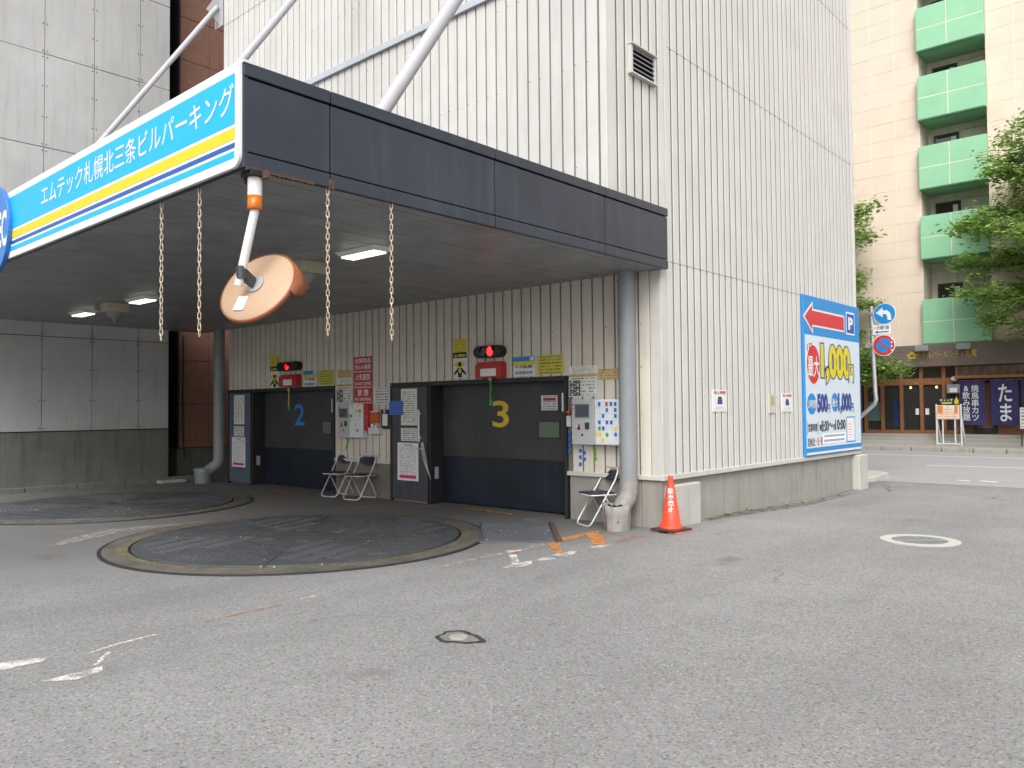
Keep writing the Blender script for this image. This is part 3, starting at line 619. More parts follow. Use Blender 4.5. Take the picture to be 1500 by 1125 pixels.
# control panels, boxes and magnets
def control(n, gb, wb, scr, mags, cols):
    f = FRONT(YF); a = rF(*gb, YF-.14); b = rF(*wb, YF-.14)
    c = thing('control_panel', f'grey control box with white magnet board door beside gate {n}', 'control panel', ((a[0]+b[1])/2, YF, a[2]))
    mb = MB(); mb.fbox(f, a[0], a[1], a[2], a[3], 0, .13); bx = obj('box', mb, 'machine_grey', c, .008)
    mb = MB(); mb.fbox(f, b[0]+.004, b[1], b[2], b[3], .0, .14); dr = obj('board', mb, 'machine_white', c, .02)
    s = rF(*scr, YF-.14); mb = MB(); mb.fbox(f, s[0]-.015, s[1]+.015, s[2]-.015, s[3]+.015, .131, .139); sf = obj('screen_bezel', mb, 'tube_grey', bx, .003); mb = MB(); mb.fbox(f, s[0], s[1], s[2], s[3], .1395, .142); obj('screen', mb, 'screen', bx)
    W, H = a[1]-a[0], a[3]-a[2]
    for (p, q, r_, m, nm) in ((.33,.42,.02,'mag_red','button'),(.33,.36,.02,'ink','button'),(.24,.40,.018,'white','button'),(.48,.22,.014,'ink','keyhole')):
        mb = MB(); x, z = a[0]+W*p, a[2]+H*q; mb.cyl((x,YF-.13,z), (x,YF-.145,z), r_, n=12); obj(nm, mb, m, bx)
    mb = MB(); mb.fbox(f, a[0]+W*.6, a[0]+W*.78, a[2]+H*.34, a[2]+H*.49, .131, .14); obj('card_slot', mb, 'dark_metal', bx, .002)
    for z in (.8, .88): mb = MB(); mb.cyl((a[0]+W*.06,YF-.13,a[2]+H*z), (a[0]+W*.06,YF-.14,a[2]+H*z), .012, n=8); obj('indicator', mb, 'mag_green' if z < .85 else 'mag_red', bx)
    for (p, q, k) in mags:
        x, z = b[0]+(b[1]-b[0])*p, b[3]-(b[3]-b[2])*q; mb = MB(); mb.fbox(f, x-.019, x+.019, z-.026, z+.026, .1405, .147); obj('magnet', mb, cols[k], dr)
    mb = MB()
    for i in range(1,6): mb.fbox(f, b[0]+.03, b[1]-.03, b[3]-(b[3]-b[2])*i/6.5-.0015, b[3]-(b[3]-b[2])*i/6.5+.0015, .1402, .1407)
    for i in range(1,4): mb.fbox(f, b[0]+(b[1]-b[0])*i/4-.0015, b[0]+(b[1]-b[0])*i/4+.0015, b[2]+.15, b[3]-.03, .1402, .1406)
    obj('ruled_line', mb, 'machine_grey', dr)
cols = {'b':'mag_blue','g':'mag_green','y':'mag_yellow','r':'mag_red'}
control('3', (836.8,585,870,651.5), (870,585,907,652.5), (842.7,592.8,862,610.7),
  [(.23,.1,'b'),(.52,.1,'r'),(.69,.1,'b'),(.86,.1,'b'),(.53,.23,'b'),(.86,.23,'b'),(.38,.36,'b'),(.86,.36,'b'),(.23,.5,'b'),(.53,.5,'b'),(.70,.5,'b'),(.23,.63,'g'),(.38,.63,'b'),(.86,.64,'y'),(.1,.77,'y'),(.24,.77,'y'),(.53,.77,'g'),(.86,.76,'b'),(.35,.89,'y')], cols)
control('2', (494.4,591,511,641.6), (511,591,530.4,641.6), (497,599,508,611),
  [(.25,.08,'y'),(.7,.08,'y'),(.55,.22,'y'),(.75,.22,'y'),(.85,.22,'r'),(.08,.36,'g'),(.2,.36,'g'),(.85,.36,'y'),(.08,.48,'y'),(.5,.62,'y'),(.65,.78,'r')], cols)
i = 0
for (x, y, k) in [(280,505,'b'),(280,540,'b'),(280,570,'b'),(280,607,'b'),(340,601,'b'),(362,612,'b'),(340,636,'b'),(363,647,'b'),(340,675,'b'),(418,596,'g'),(421,620,'g'),(422,645,'g')]:
    p = PY(760+x/3.75, 500+y/3.75, YF); mb = MB(); mb.box(p.x-.022, p.x+.022, YF-.012, YF-.003, p.z-.026, p.z+.026)
    tag(obj('wall_magnet', mb, cols[k], None, .002), f'small {"blue" if k=="b" else "green"} magnet stuck on the cream siding below the control box of gate 3', 'magnet', f'{"blue" if k=="b" else "green"} magnets on the siding')
for (x, y) in [(868,895),(870,935),(905,900),(940,930),(952,880),(945,905)]:
    p = PY(320+x/5, 470+y/5, YF); mb = MB(); mb.box(p.x-.02, p.x+.02, YF-.012, YF-.003, p.z-.03, p.z+.03)
    tag(obj('wall_magnet', mb, 'mag_yellow' if x < 920 else 'mag_green', None, .002), f'small {"yellow" if x<920 else "dark green"} magnet on the siding above the paired folding chairs', 'magnet', 'magnets above the paired chairs')
def smallbox(name, label, cat, box, m, d, bev=.008):
    a = rF(*box, YF-d); o = thing(name, label, cat, ((a[0]+a[1])/2, YF, a[2])); mb = MB(); mb.fbox(FRONT(YF), *a, 0, d); obj('case', mb, m, o, bev); return o, a
o, a = smallbox('red_cabinet', 'tall narrow red metal cabinet behind the magnet board between gates', 'cabinet', (530.8,591,539,631), 'red_box', .10)
mb = MB(); mb.cyl((a[1]-.04,YF-.10,a[2]+.25), (a[1]-.04,YF-.125,a[2]+.25), .016, n=10); obj('knob', mb, 'galv', o)
o, a = smallbox('letter_tray', 'orange plastic wall tray above the white dispenser', 'tray', (540,603.6,553,619.6), 'orange_plastic', .06)
mb = MB(); mb.fbox(FRONT(YF), a[0]+.02, a[1]-.02, a[3]-.03, a[3]+.015, .02, .05); obj('papers', mb, 'paper', o)
o, a = smallbox('dispenser', 'small white wall dispenser under the orange tray', 'dispenser', (539,626.5,554,636), 'white_paint', .11)
mb = MB(); mb.cyl((a[0]+.06,YF-.06,a[3]), (a[0]+.06,YF-.06,a[3]+.07), .03, n=12); obj('cup', mb, 'machine_white', o); mb = MB(); mb.cyl((a[0]+.16,YF-.06,a[3]), (a[0]+.16,YF-.06,a[3]+.05), .025, n=12); obj('cup', mb, 'machine_white', o)
o, a = smallbox('clipboard', 'navy clipboard with white sheet hung beside the charcoal door', 'clipboard', (557.4,600,570.4,628.6), 'navy_vinyl', .012, .002)
mb = MB(); mb.fbox(FRONT(YF), a[0]+.05, a[1]-.05, a[2]+.06, a[3]-.08, .0125, .015); obj('sheet', mb, 'paper', o)
mb = MB(); mb.fbox(FRONT(YF), a[0]+.1, a[1]-.1, a[3]-.07, a[3]+.01, .0125, .03); obj('clip', mb, 'galv', o, .003)
o, a = smallbox('wall_box', 'small white switch box left of the grey control box of gate 3', 'switch', (829.5,609,836,625), 'white_paint', .06)
mb = MB(); p = PY(832.5,604,YF-.05); mb.cyl((p.x,YF,p.z), (p.x,YF-.06,p.z), .035, .03, 12); mb.cyl((p.x,YF-.06,p.z), (p.x,YF-.075,p.z), .03, .01, 12); obj('red_button', mb, 'mag_red', o)

# ------------------------------------------------------------------ side wall: louvre, notices, billboard
a = rS(920,64,955,124,XS)
a = (8.46, 9.03, 5.85, 6.2); f = SIDE(XS-.003)
v = thing('louvre_vent', 'metal louvre vent high on the ribbed side wall', 'vent', (XS, 8.74, 5.85))
mb = MB(); mb.fbox(f, a[0]+.03, a[1]-.03, a[2]+.03, a[3]-.03, .0, .012); obj('back', mb, 'black_gap', v)
for (u0,u1,v0,v1,dd) in ((a[0]-.02,a[0]+.03,a[2],a[3],.05),(a[1]-.03,a[1]+.02,a[2],a[3],.05),(a[0]-.03,a[1]+.03,a[3]-.001,a[3]+.02,.075),(a[0]-.03,a[1]+.03,a[2]-.025,a[2]+.001,.065)):
    mb = MB(); mb.fbox(f, u0,u1,v0,v1, 0, dd); obj('frame', mb, 'trim', v, .006)
for i in range(5):
    z = a[2]+.05+i*.062; mb = MB(); mb.add([(XS+.011,a[0]+.03,z+.035),(XS+.044,a[0]+.03,z),(XS+.044,a[1]-.03,z),(XS+.011,a[1]-.03,z+.035),(XS+.011,a[0]+.03,z+.041),(XS+.044,a[0]+.03,z+.006),(XS+.044,a[1]-.03,z+.006),(XS+.011,a[1]-.03,z+.041)], [(0,1,2,3),(7,6,5,4),(0,4,5,1),(1,5,6,2),(2,6,7,3),(3,7,4,0)]); obj('slat', mb, 'tube_grey', v)
fS = SIDE(XS-.002)
for n, bx in (('nearest the traffic cone', (1043,571,1064,603)), ('beside the billboard', (1144.5,576,1160,603))):
    o, a, fr = board('wall_notice', f'small white sheet with dark figure on the side wall, {n}', 'notice', bx, 'white', .01, fr=fS)
    subtext(o, a, fr, '路上喫煙', .1, .9, .05, .2, 'warn_red', .03, .0115)
    sub(o, a, fr, .38, .62, .32, .42, 'ink', 'pictogram', .0105); sub(o, a, fr, .33, .67, .43, .66, 'bb_navy', 'pictogram', .0105); sub(o, a, fr, .1, .9, .75, .9, 'print_paper', 'small_print', .0105)
o, a, fr = board('wall_plate', 'narrow beige plate between the two white sheets', 'plate', (1125.5,577,1134,605), 'trim', .02, fr=fS); sub(o, a, fr, .2, .8, .12, .6, 'plate_ochre', 'emblem', .021)

XB = XS+.05; fB = SIDE(XB)
bb = thing('billboard', 'tall blue and white parking price billboard with red arrow on the side wall', 'billboard', (XS, 15.26, .7))
Q = lambda x, y: (lambda p: (p.y, p.z))(PX(1160+x/4.5, 425+y/4.5, XB))
bu0, bu1, bz0, bz1 = 13.84, 16.72, .71, 3.57
mb = MB(); mb.fbox(fB, bu0, bu1, bz0, bz1, -.05, 0); obj('backing', mb, 'bb_blue', bb, .006)
zt = Q(240,315)[1]
mb = MB(); mb.fbox(fB, bu0+.03, bu1-.05, bz0+.14, zt, .001, .003); obj('price_field', mb, 'bb_pale', bb)
mb = MB(); mb.fbox(fB, bu0+.03, bu1-.03, bz0+.02, bz0+.06, .001, .003); obj('foot_strip', mb, 'white', bb)
def grow(pts, k):
    cu = sum(p[0] for p in pts)/len(pts); cv = sum(p[1] for p in pts)/len(pts); return [(cu+(p[0]-cu)*k[0], cv+(p[1]-cv)*k[1]) for p in pts]
u0 = Q(82,170)[0]; u1 = Q(340,220)[0]; uh = Q(131,170)[0]; za = Q(200,185)[1]
zc = Q(82,170)[1]; hh_ = (Q(131,98)[1]-Q(131,260)[1])/2; sh_ = (Q(240,155)[1]-Q(240,243)[1])/2; arrow = [(u0,zc),(uh,zc+hh_),(uh,zc+sh_),(u1,zc+sh_),(u1,zc-sh_),(uh,zc-sh_),(uh,zc-hh_)]
mb = MB(); mb.fpoly(fB, [(u0-.07,zc),(uh+.04,zc+hh_+.07),(uh+.04,zc+sh_+.035),(u1+.035,zc+sh_+.035),(u1+.035,zc-sh_-.035),(uh+.04,zc-sh_-.035),(uh+.04,zc-hh_-.07)], .001, .003); obj('arrow_outline', mb, 'white', bb)
mb = MB(); mb.fpoly(fB, arrow, .004, .006); obj('arrow', mb, 'bb_red', bb)
a0 = Q(356,220)[0]; a1 = Q(411,220)[0]
p0_, p1_ = Q(383,296)[1], Q(383,148)[1]; mb = MB(); mb.fbox(fB, a0, a1, p0_, p1_, .001, .003); pb = obj('parking_plate', mb, 'white', bb); mb = MB(); mb.fbox(fB, a0+.03, a1-.03, p0_+.035, p1_-.035, .004, .005); obj('parking_field', mb, 'sign_dkblue', pb)
text('letter_p', 'P', fB, a0+.11, a1-.1, p0_+.1, p1_-.1, .007, 'white', pb, .05, 5)
def BT(body, l, t, r, b, m, bold=.02, n=.008, res=2):
    my = (t+b)/2; mx = (l+r)/2; return text('lettering', body, fB, Q(l,my)[0], Q(r,my)[0], Q(mx,b)[1], Q(mx,t)[1], n, m, bb, bold, res)
def BE(cx_, cy_, rx, ry, m, n0=.004):
    c = Q(cx_,cy_); ru = (Q(cx_+rx,cy_)[0]-Q(cx_-rx,cy_)[0])/2; rv = (Q(cx_,cy_-ry)[1]-Q(cx_,cy_+ry)[1])/2
    mb = MB(); mb.fpoly(fB, ell(c[0],c[1],ru,rv), n0, n0+.001); return obj('badge', mb, m, bb)
BE(140,490,46,134,'white',.0035); BE(140,490,42,128,'bb_red',.0048)
BT('最大', 103,435,177,570,'white',.03); BT('1日', 98,350,130,405,'bb_red',.03)
BT('1,000', 182,348,388,640,'white',.15,.0065); BT('1,000', 184,354,386,634,'bb_navy',.105,.008,4); BT('1,000', 188,364,381,620,'bb_yellow',.05,.0095,4); BT('円', 370,490,406,612,'bb_navy',.07,.0105); BT('円', 373,497,403,605,'bb_yellow',.015,.0115)
BE(130,750,30,70,'bb_blue'); BE(282,740,22,62,'bb_blue')
BT('3時間', 104,722,160,780,'white',.02); BT('500', 164,682,234,806,'bb_navy',.06,.0095,4); BT('円', 236,752,250,808,'bb_navy')
BT('最大', 264,715,300,770,'white',.02); BT('1,000', 302,678,390,818,'bb_navy',.06,.0095,4); BT('円', 391,745,405,802,'bb_navy')
BT('営業時間', 106,880,165,932,'ink',.02); BT('朝', 180,884,192,926,'ink'); BT('8:00～', 193,858,268,930,'ink',.03); BT('夜', 270,880,283,920,'ink'); BT('10:00', 284,850,352,920,'ink',.03)
BT('定休日', 104,975,142,1030,'ink',.02); BT('土・日・祝', 143,968,200,1024,'bb_red',.02)
for x in (100, 172): mb = MB(); q = Q(x,908); mb.fbox(fB, q[0]-.006, q[0]+.006, q[1]-.12, q[1]+.12, .004, .005); obj('divider', mb, 'ink', bb)
q0, q1 = Q(204,982), Q(352,975); mb = MB(); uvplate(mb, fB, q0[0], q1[0], q0[1]-.08, q0[1]+.09, .004, .005); printed('print_small', (0.76,0.82,0.86), (0.2,0.2,0.24), 2, .7, .04); obj('small_print', mb, 'print_small', bb)
q0, q1 = Q(359,915), Q(416,905); mb = MB(); mb.fbox(fB, q0[0], q1[0], q0[1]-.26, q0[1]+.24, .004, .005); bd = obj('boxed_note', mb, 'bb_blue', bb); mb = MB(); mb.fbox(fB, q0[0]+.03, q1[0]-.03, q0[1]-.235, q0[1]+.215, .0055, .006); obj('boxed_note_field', mb, 'white', bd)
printed('print_pink', (0.8,0.8,0.8), (0.55,0.03,0.16), 7, .6, .1); mb = MB(); uvplate(mb, fB, q0[0]+.08, (q0[0]+q1[0])/2+.05, q0[1]-.2, q0[1]+.17, .0065, .007); obj('boxed_print', mb, 'print_pink', bd)
printed('print_sky', (0.8,0.8,0.8), (0.03,0.38,0.75), 6, .6, .1); mb = MB(); uvplate(mb, fB, (q0[0]+q1[0])/2+.06, q1[0]-.06, q0[1]-.2, q0[1]+.03, .0065, .007); obj('boxed_print', mb, 'print_sky', bd)

# ------------------------------------------------------------------ entrance canopy
XC, YC0, ZC0, ZC1 = -5.41, 3.08, 3.42, 4.22
cn = thing('entrance_canopy', 'deep flat canopy clad in dark navy-grey panels over the turntables', 'canopy', (-11.5, 6, 3.42))
mb = MB(); mb.box(-17.78, XC-.03, YC0+.03, YF-.03, ZC0+.03, ZC1-.03); mb.box(-17.78, -14.76, YF-.03, YF+.02, ZC0+.03, ZC1-.03); obj('roof_slab', mb, 'fascia', cn)
for a, b_ in ((3.08,3.852),(3.862,5.84),(5.85,7.755),(7.765,9.19)):
    for z0, z1, t in ((4.115,4.22,.012),(3.545,4.103,0),(3.42,3.535,.006)):
        mb = MB(); mb.box(XC-.04, XC+t, a, b_, z0, z1); obj('fascia_panel', mb, 'fascia', cn, .006)
mb = MB(); mb.box(XC-.05, XC-.03, YC0+.01, 9.185, ZC0+.005, ZC1-.01); obj('panel_backing', mb, 'black_gap', cn)
mb = MB(); mb.box(-17.78, XC-.001, YC0-.005, YC0+.04, ZC0, ZC1-.01); obj('front_panel', mb, 'fascia', cn, .006)
mb = MB(); mb.box(-17.78, XC+.02, YC0-.01, YC0+.09, ZC1-.008, ZC1+.012); obj('coping', mb, 'white_paint', cn)
sb = None; x = XC-.05-.075
while x > -17.75:
    if sb is None:
        mb = MB(); mb.box(-.0715, .0715, YC0+.04-6, YF-.03-6, 0, .022); me = bpy.data.meshes.new('soffit_board'); me.from_pydata(mb.v, [], mb.f); me.materials.append(MATS['soffit']); sb = me
    c = bpy.data.objects.new('soffit_board', sb); COL.objects.link(c); c.parent = cn; c.location = (x+11.5, 0, .006+random.uniform(-.0015,.0015)); x -= .15
# rust under the corner edge
mb = MB()
for i in range(46):
    y = YC0+.02+i*.013; h = random.uniform(.004,.02); mb.box(XC-.03, XC+.008, y, y+.014, ZC0-h*.6, ZC0+h)
for y in (3.84,3.87): mb.box(XC-.02, XC+.009, y, y+.02, ZC0-.01, ZC0+.07)
obj('rust_edge', mb, 'rust', cn, kind='stuff')
# tie rods from the tower wall
for lb, x, y0, z0, z1, r_ in (('beside the brown building',-14.9,4.17,4.2,9.73,.05),('midway along the canopy',-10.0,4.12,4.2,9.68,.055),('near the dark fascia end',-5.66,4.52,4.2,9.2,.07)):
    t = thing('tie_rod', f'sloping pale grey tie rod holding the canopy, {lb}', 'tie rod', (x,y0,z0), 'canopy tie rods')
    mb = MB(); mb.cyl((x,y0,z0), (x,YU-.05,z1), r_, n=16); obj('rod', mb, 'rod_paint', t)
    p = Vector((x,y0,z0)); d = (Vector((x,YU-.05,z1))-p).normalized(); mb = MB(); mb.cyl(p+d*2.2, p+d*2.45, r_*1.25, n=16); obj('coupling', mb, 'rod_paint', t)
    mb = MB(); mb.add([(x-.012,YU,z1-.35),(x-.012,YU,z1+.35),(x-.012,YU-.28,z1-.12),(x+.012,YU,z1-.35),(x+.012,YU,z1+.35),(x+.012,YU-.28,z1-.12)], [(0,1,2),(5,4,3),(0,3,4,1),(1,4,5,2),(2,5,3,0)]); mb.box(x-.16,x+.16,YU-.014,YU,z1-.4,z1+.4); obj('gusset', mb, 'rod_paint', t, .003)
    mb = MB(); mb.box(x-.12,x+.12,y0-.15,y0+.12,z0-.02,z0+.03); obj('foot_plate', mb, 'rod_paint', t, .004)

# long name sign on the canopy front
YS = 3.045; fG = FRONT(YS); sg = thing('canopy_sign', 'long white-edged sky-blue name sign with yellow and blue stripes on the canopy front', 'sign', (-9,YS,3.42))
ZT = 4.215; X0, X1 = -17.7, -5.415
mb = MB(); rc = .09
mb.fpoly(fG, [(X0,ZT-.79),(X1-rc,ZT-.79)]+[(X1-rc+rc*math.sin(R(a)), ZT-.79+rc-rc*math.cos(R(a))) for a in range(15,91,15)]+[(X1,ZT),(X0,ZT)], -.03, 0); obj('panel', mb, 'sign_white', sg, .004)
XR_ = X1-.055
for nm, m, t0, t1, xl in (('blue_field','sign_blue',.075,.461,X0+.05),('yellow_stripe','sign_yellow',.487,.577,X0+.05),('navy_stripe','sign_dkblue',.602,.641,X0+.05),('blue_stripe','sign_blue',.665,.718,X0+.05)):
    mb = MB(); mb.fbox(fG, xl, XR_-(.0 if t1<.7 else .01), ZT-t1, ZT-t0, .0008, .002); obj(nm, mb, m, sg)
tl = PY(61,302,YS).x; tr = PY(343,146,YS).x
text('lettering', 'エムテック札幌北三条ビルパーキング', fG, tl, tr, 3.845, 4.07, .004, 'sign_white', sg, .012, 3)
lr = PY(19,335,YS).x; rr = .62
mb = MB(); mb.fpoly(fG, ell(lr-rr,3.80,rr,.55,48), .0, .05); lg = obj('logo_disc', mb, 'logo_blue', sg, .008)
text('logo_letters', 'MTEC', fG, lr-.76, lr-.045, 3.56, 3.99, .053, 'sign_white', lg, .03, 4)

# fixtures under the soffit
def ceil_light(label, x, y):
    t = thing('ceiling_light', label, 'ceiling light', (x,y,3.42), 'canopy ceiling lights')
    mb = MB(); mb.add([(x-.36,y-.14,3.424),(x+.36,y-.14,3.424),(x+.36,y+.14,3.424),(x-.36,y+.14,3.424),(x-.31,y-.10,3.375),(x+.31,y-.10,3.375),(x+.31,y+.10,3.375),(x-.31,y+.10,3.375)], [(0,3,2,1),(0,1,5,4),(1,2,6,5),(2,3,7,6),(3,0,4,7),(4,5,6,7)]); obj('housing', mb, 'white', t)
    mb = MB(); mb.box(x-.30,x+.30,y-.09,y+.09,3.358,3.374); obj('diffuser', mb, 'lamp_glow', t, .006)
ceil_light('lit rectangular ceiling light above the turntable of gate 3', -7.29, 5.65)
ceil_light('lit rectangular ceiling light above the turntable of gate 2', -12.9, 5.58)
ceil_light('lit rectangular ceiling light close to the grey panel wall', -15.4, 5.6)
for lb, x, y in (('in front of gate 3',-8.39,5.64),('in front of gate 2',-13.87,5.54)):
    t = thing('sprinkler_box', f'beige box with downward nozzle under the canopy {lb}', 'sprinkler', (x,y,3.42)); mb = MB(); mb.box(x-.17,x+.17,y-.17,y+.17,3.28,3.425); obj('box', mb, 'beige_box', t, .01)
    mb = MB(); mb.lathe([(.0,-.14),(.035,-.14),(.035,-.11),(.10,-.075),(.12,-.03),(.12,0)], (x,y,3.28), 20); obj('nozzle', mb, 'tube_grey', t)
    mb = MB(); mb.cyl((x,y,3.145),(x,y,3.10),.02,.03,10); obj('deflector', mb, 'galv', t)
# hanging clearance chains
def chain(label, x, y, z0, z1):
    t = thing('hanging_chain', label, 'chain', (x,y,z1)); n = int((z0-z1)/.046); L = None
    mb = MB(); mb.tube([(x,y,z0+.02),(x,y,z0-.012)], .006, 6); obj('hook', mb, 'rust', t)
    for i in range(n):
        if L is None:
            path = [(.0125*math.cos(a), 0, .017*(1 if math.sin(a)>0 else -1)+.0125*math.sin(a)) for a in [2*math.pi*k/12+.001 for k in range(12)]]
            m = MB(); m.tube(path, .0042, 6, True); me = bpy.data.meshes.new('chain_link'); me.from_pydata(m.v,[],m.f); me.polygons.foreach_set('use_smooth', m.sm); me.materials.append(MATS['chain_metal']); L = me
        c = bpy.data.objects.new('chain_link', L); COL.objects.link(c); c.parent = t; c.location = (0,0,z0-.03-i*(z0-z1-.06)/(n-1)-z1); c.rotation_euler = (0,random.uniform(-.05,.05),R(40+90*(i%2)+random.uniform(-12,12)))
chain('pale chain hanging from the fascia edge, next to the corner', XC-.02, 3.845, 3.42, 2.20)
chain('pale chain hanging from the fascia edge, farther from the corner', XC-.02, 4.515, 3.42, 2.20)
chain('pale chain hanging below the blue sign, next to the convex mirror', -6.16, 3.12, 3.42, 2.20)
chain('pale chain hanging below the blue sign, farther from the convex mirror', -6.84, 3.12, 3.42, 2.21)
# convex mirror on its bent pole with beacon
c0 = Vector((-5.47,3.21,3.42)); mr = thing('convex_mirror', 'tan backed round convex mirror hung on white pole at the canopy corner', 'mirror', tuple(c0))
mb = MB(); mb.box(c0.x-.075,c0.x+.075,c0.y-.075,c0.y+.075,3.375,3.423); obj('bracket', mb, 'black_gap', mr, .005)
mb = MB(); mb.box(c0.x-.09,c0.x-.075,c0.y-.04,c0.y+.1,3.34,3.42); mb.box(c0.x+.06,c0.x+.14,c0.y+.02,c0.y+.05,3.36,3.42); obj('bracket_rust', mb, 'rust', mr)
mb = MB(); mb.cyl((c0.x,c0.y,3.375),(c0.x,c0.y,3.237),.054,n=24); obj('beacon_base', mb, 'white_paint', mr)
mb = MB(); mb.lathe([(0,-.108),(.05,-.108),(.056,-.095),(.056,0),(0,0)], (c0.x,c0.y,3.236), 24); obj('beacon_lens', mb, 'amber', mr)
pb_ = Vector((-5.575,3.135,2.555)); mb = MB(); mb.tube([(c0.x,c0.y,3.14),(c0.x-.006,c0.y-.003,3.10),(pb_.x,pb_.y,pb_.z)], .034, 16); obj('pole', mb, 'white_paint', mr)
n_ = Vector((-.293,.81,-.504)).normalized(); mc = PY(374,417,3.27); ua = n_.orthogonal().normalized(); ua = Z_.cross(n_).normalized(); va = n_.cross(ua)
fM = (mc, ua, va, n_); RM = .325
def disc(prof, n=48):
    mb = MB(); k = len(prof); vs = [mc+(ua*math.cos(2*math.pi*j/n)+va*math.sin(2*math.pi*j/n))*r+n_*h for r, h in prof for j in range(n)]
    mb.add(vs, [(i*n+j,i*n+(j+1)%n,(i+1)*n+(j+1)%n,(i+1)*n+j) for i in range(k-1) for j in range(n)], True); return mb
obj('back_shell', disc([(.001,0),(RM*.93,.012),(RM,.03)]), 'mirror_back', mr); obj('rim', disc([(RM*.985,.022),(RM+.006,.025),(RM+.008,.055),(RM-.01,.06)]), 'mirror_rim', mr)
obj('mirror_face', disc([(RM-.008,.05),(RM*.8,.07),(RM*.5,.088),(.001,.095)]), 'mirror_glass', mr)
mb = MB(); hv = []
for k in range(13):
    a = R(110+80*k/12); d = ua*math.cos(a)+va*math.sin(a); ln = .12*math.sin(math.pi*k/12)**.5+.06; hv += [mc+d*(RM+.010)+n_*.03, mc+d*(RM+.012)+n_*(.03+ln), mc+d*(RM+.014)+n_*(.03+ln), mc+d*(RM+.014)+n_*.03]
mb.add(hv, [(4*k+i, 4*k+(i+1)%4, 4*k+4+(i+1)%4, 4*k+4+i) for k in range(12) for i in range(4)], True); obj('visor', mb, 'mirror_rim', mr)
mb = MB(); mb.cyl(mc-n_*.012, mc+n_*.004, .075, n=24); obj('mount_flange', mb, 'galv', mr)
mb = MB(); q = pb_+(c0-Vector((0,0,.32))-pb_).normalized()*.10; e_ = mc-n_*.02; sd_ = (q-e_).cross(n_).normalized()*.045; up_ = va*.055
wv_ = (q-e_).cross(up_).normalized()*.012
mb.add([q-up_-wv_,q+up_-wv_,e_+up_*.8-wv_,e_-up_*.8-wv_,q-up_+wv_,q+up_+wv_,e_+up_*.8+wv_,e_-up_*.8+wv_],[(0,1,2,3),(7,6,5,4),(0,4,5,1),(1,5,6,2),(2,6,7,3),(3,7,4,0)]); mb.cyl(q-Z_*.05, q+Z_*.05, .040, n=14); obj('clamp', mb, 'dark_metal', mr, .004)
mb = MB(); mb.fpoly(fM, [(.02+.05,-.22),(.13+.05,-.22),(.13+.05,-.08),(.02+.05,-.08)], -.004, -.006+.002); 
lp = [mc+ua*(-a)+va*b-n_*.004 for a, b in ((-.02,-.24),(-.11,-.24),(-.11,-.11),(-.02,-.11))]; mb = MB(); mb.add(lp+[p+n_*.012 for p in lp], [(0,1,2,3),(7,6,5,4),(0,4,5,1),(1,5,6,2),(2,6,7,3),(3,7,4,0)]); obj('maker_label', mb, 'paper', mr)

# ------------------------------------------------------------------ turntables and covers in the yard
def turntable(label, x, y):
    t = thing('car_turntable', label, 'turntable', (x,y,0), 'car turntables'); c = (x,y,0)
    mb = MB(); mb.ring(c, 2.255, 2.30, .0, .014, 96); obj('outer_edge', mb, 'dark_metal', t)
    mb = MB(); mb.ring(c, 1.985, 2.255, .0, .018, 96); obj('ring_plate', mb, 'steel_ring', t)
    mb = MB(); mb.ring(c, 1.985, 2.10, .019, .0215, 96); obj('yellow_band', mb, 'yellow_worn', t)
    mb = MB(); mb.ring(c, 1.945, 1.985, .0, .006, 96); obj('gap', mb, 'black_gap', t)
    for k in range(8):                                      # deck plates, slightly out of level
        a0, a1 = R(45*k+.12), R(45*(k+1)-.12); pts = [(x+.30*math.cos(a0),y+.30*math.sin(a0))]+[(x+1.945*math.cos(a0+(a1-a0)*j/14), y+1.945*math.sin(a0+(a1-a0)*j/14)) for j in range(15)]+[(x+.30*math.cos(a1),y+.30*math.sin(a1))]
        mb = MB(); mb.fpoly((Vector((0,0,0)),X_,Y_,Z_), pts, 0, .030+random.uniform(-.001,.001)); pl = obj('deck_plate', mb, 'steel_plate', t, .003)
        d0 = R(45*(k//2*2)+45); m = MB(); dx, dy = math.cos(R(20)), math.sin(R(20))
        if k % 2: dx, dy = -dy, dx
        for i in range(-26, 27):                           # checker ribs
            for j in range(-6, 7):
                px_, py_ = x+dx*i*.085-dy*j*.26, y+dy*i*.085+dx*j*.26; rr_ = math.hypot(px_-x,py_-y); an = math.atan2(py_-y,px_-x) % (2*math.pi)
                if .4 < rr_ < 1.78 and R(45*k+4) < an < R(45*(k+1)-4):
                    ax, ay = -dy*.10, dx*.10; bx_, by_ = dx*.019, dy*.019
                    m.add([(px_-ax-bx_,py_-ay-by_,.0295),(px_+ax-bx_,py_+ay-by_,.0295),(px_+ax+bx_,py_+ay+by_,.0295),(px_-ax+bx_,py_-ay+by_,.0295),(px_-ax*.9,py_-ay*.9,.0385),(px_+ax*.9,py_+ay*.9,.0385)], [(0,1,5,4),(2,3,4,5),(1,2,5),(3,0,4)])
        if m.f: obj('checker_rib', m, 'steel_plate', pl, kind='stuff')
    mb = MB(); mb.lathe([(0,.034),(.16,.034),(.17,.030),(.30,.030),(.30,0)], c, 32, False); hb = obj('centre_hatch', mb, 'steel_plate', t)
    mb = MB()
    for k in range(5): mb.box(x-.1+k*.045,x-.08+k*.045,y-.09,y+.09,.034,.042)
    obj('hatch_slot', mb, 'rust', hb)
turntable('round steel car turntable in front of gate 3', -8.65, 5.75); turntable('round steel car turntable in front of gate 2', -14.23, 5.66)
pc = thing('pit_cover', 'rectangular ribbed steel pit cover between turntable and folding chair', 'pit cover', (-6.85,7.75,0))
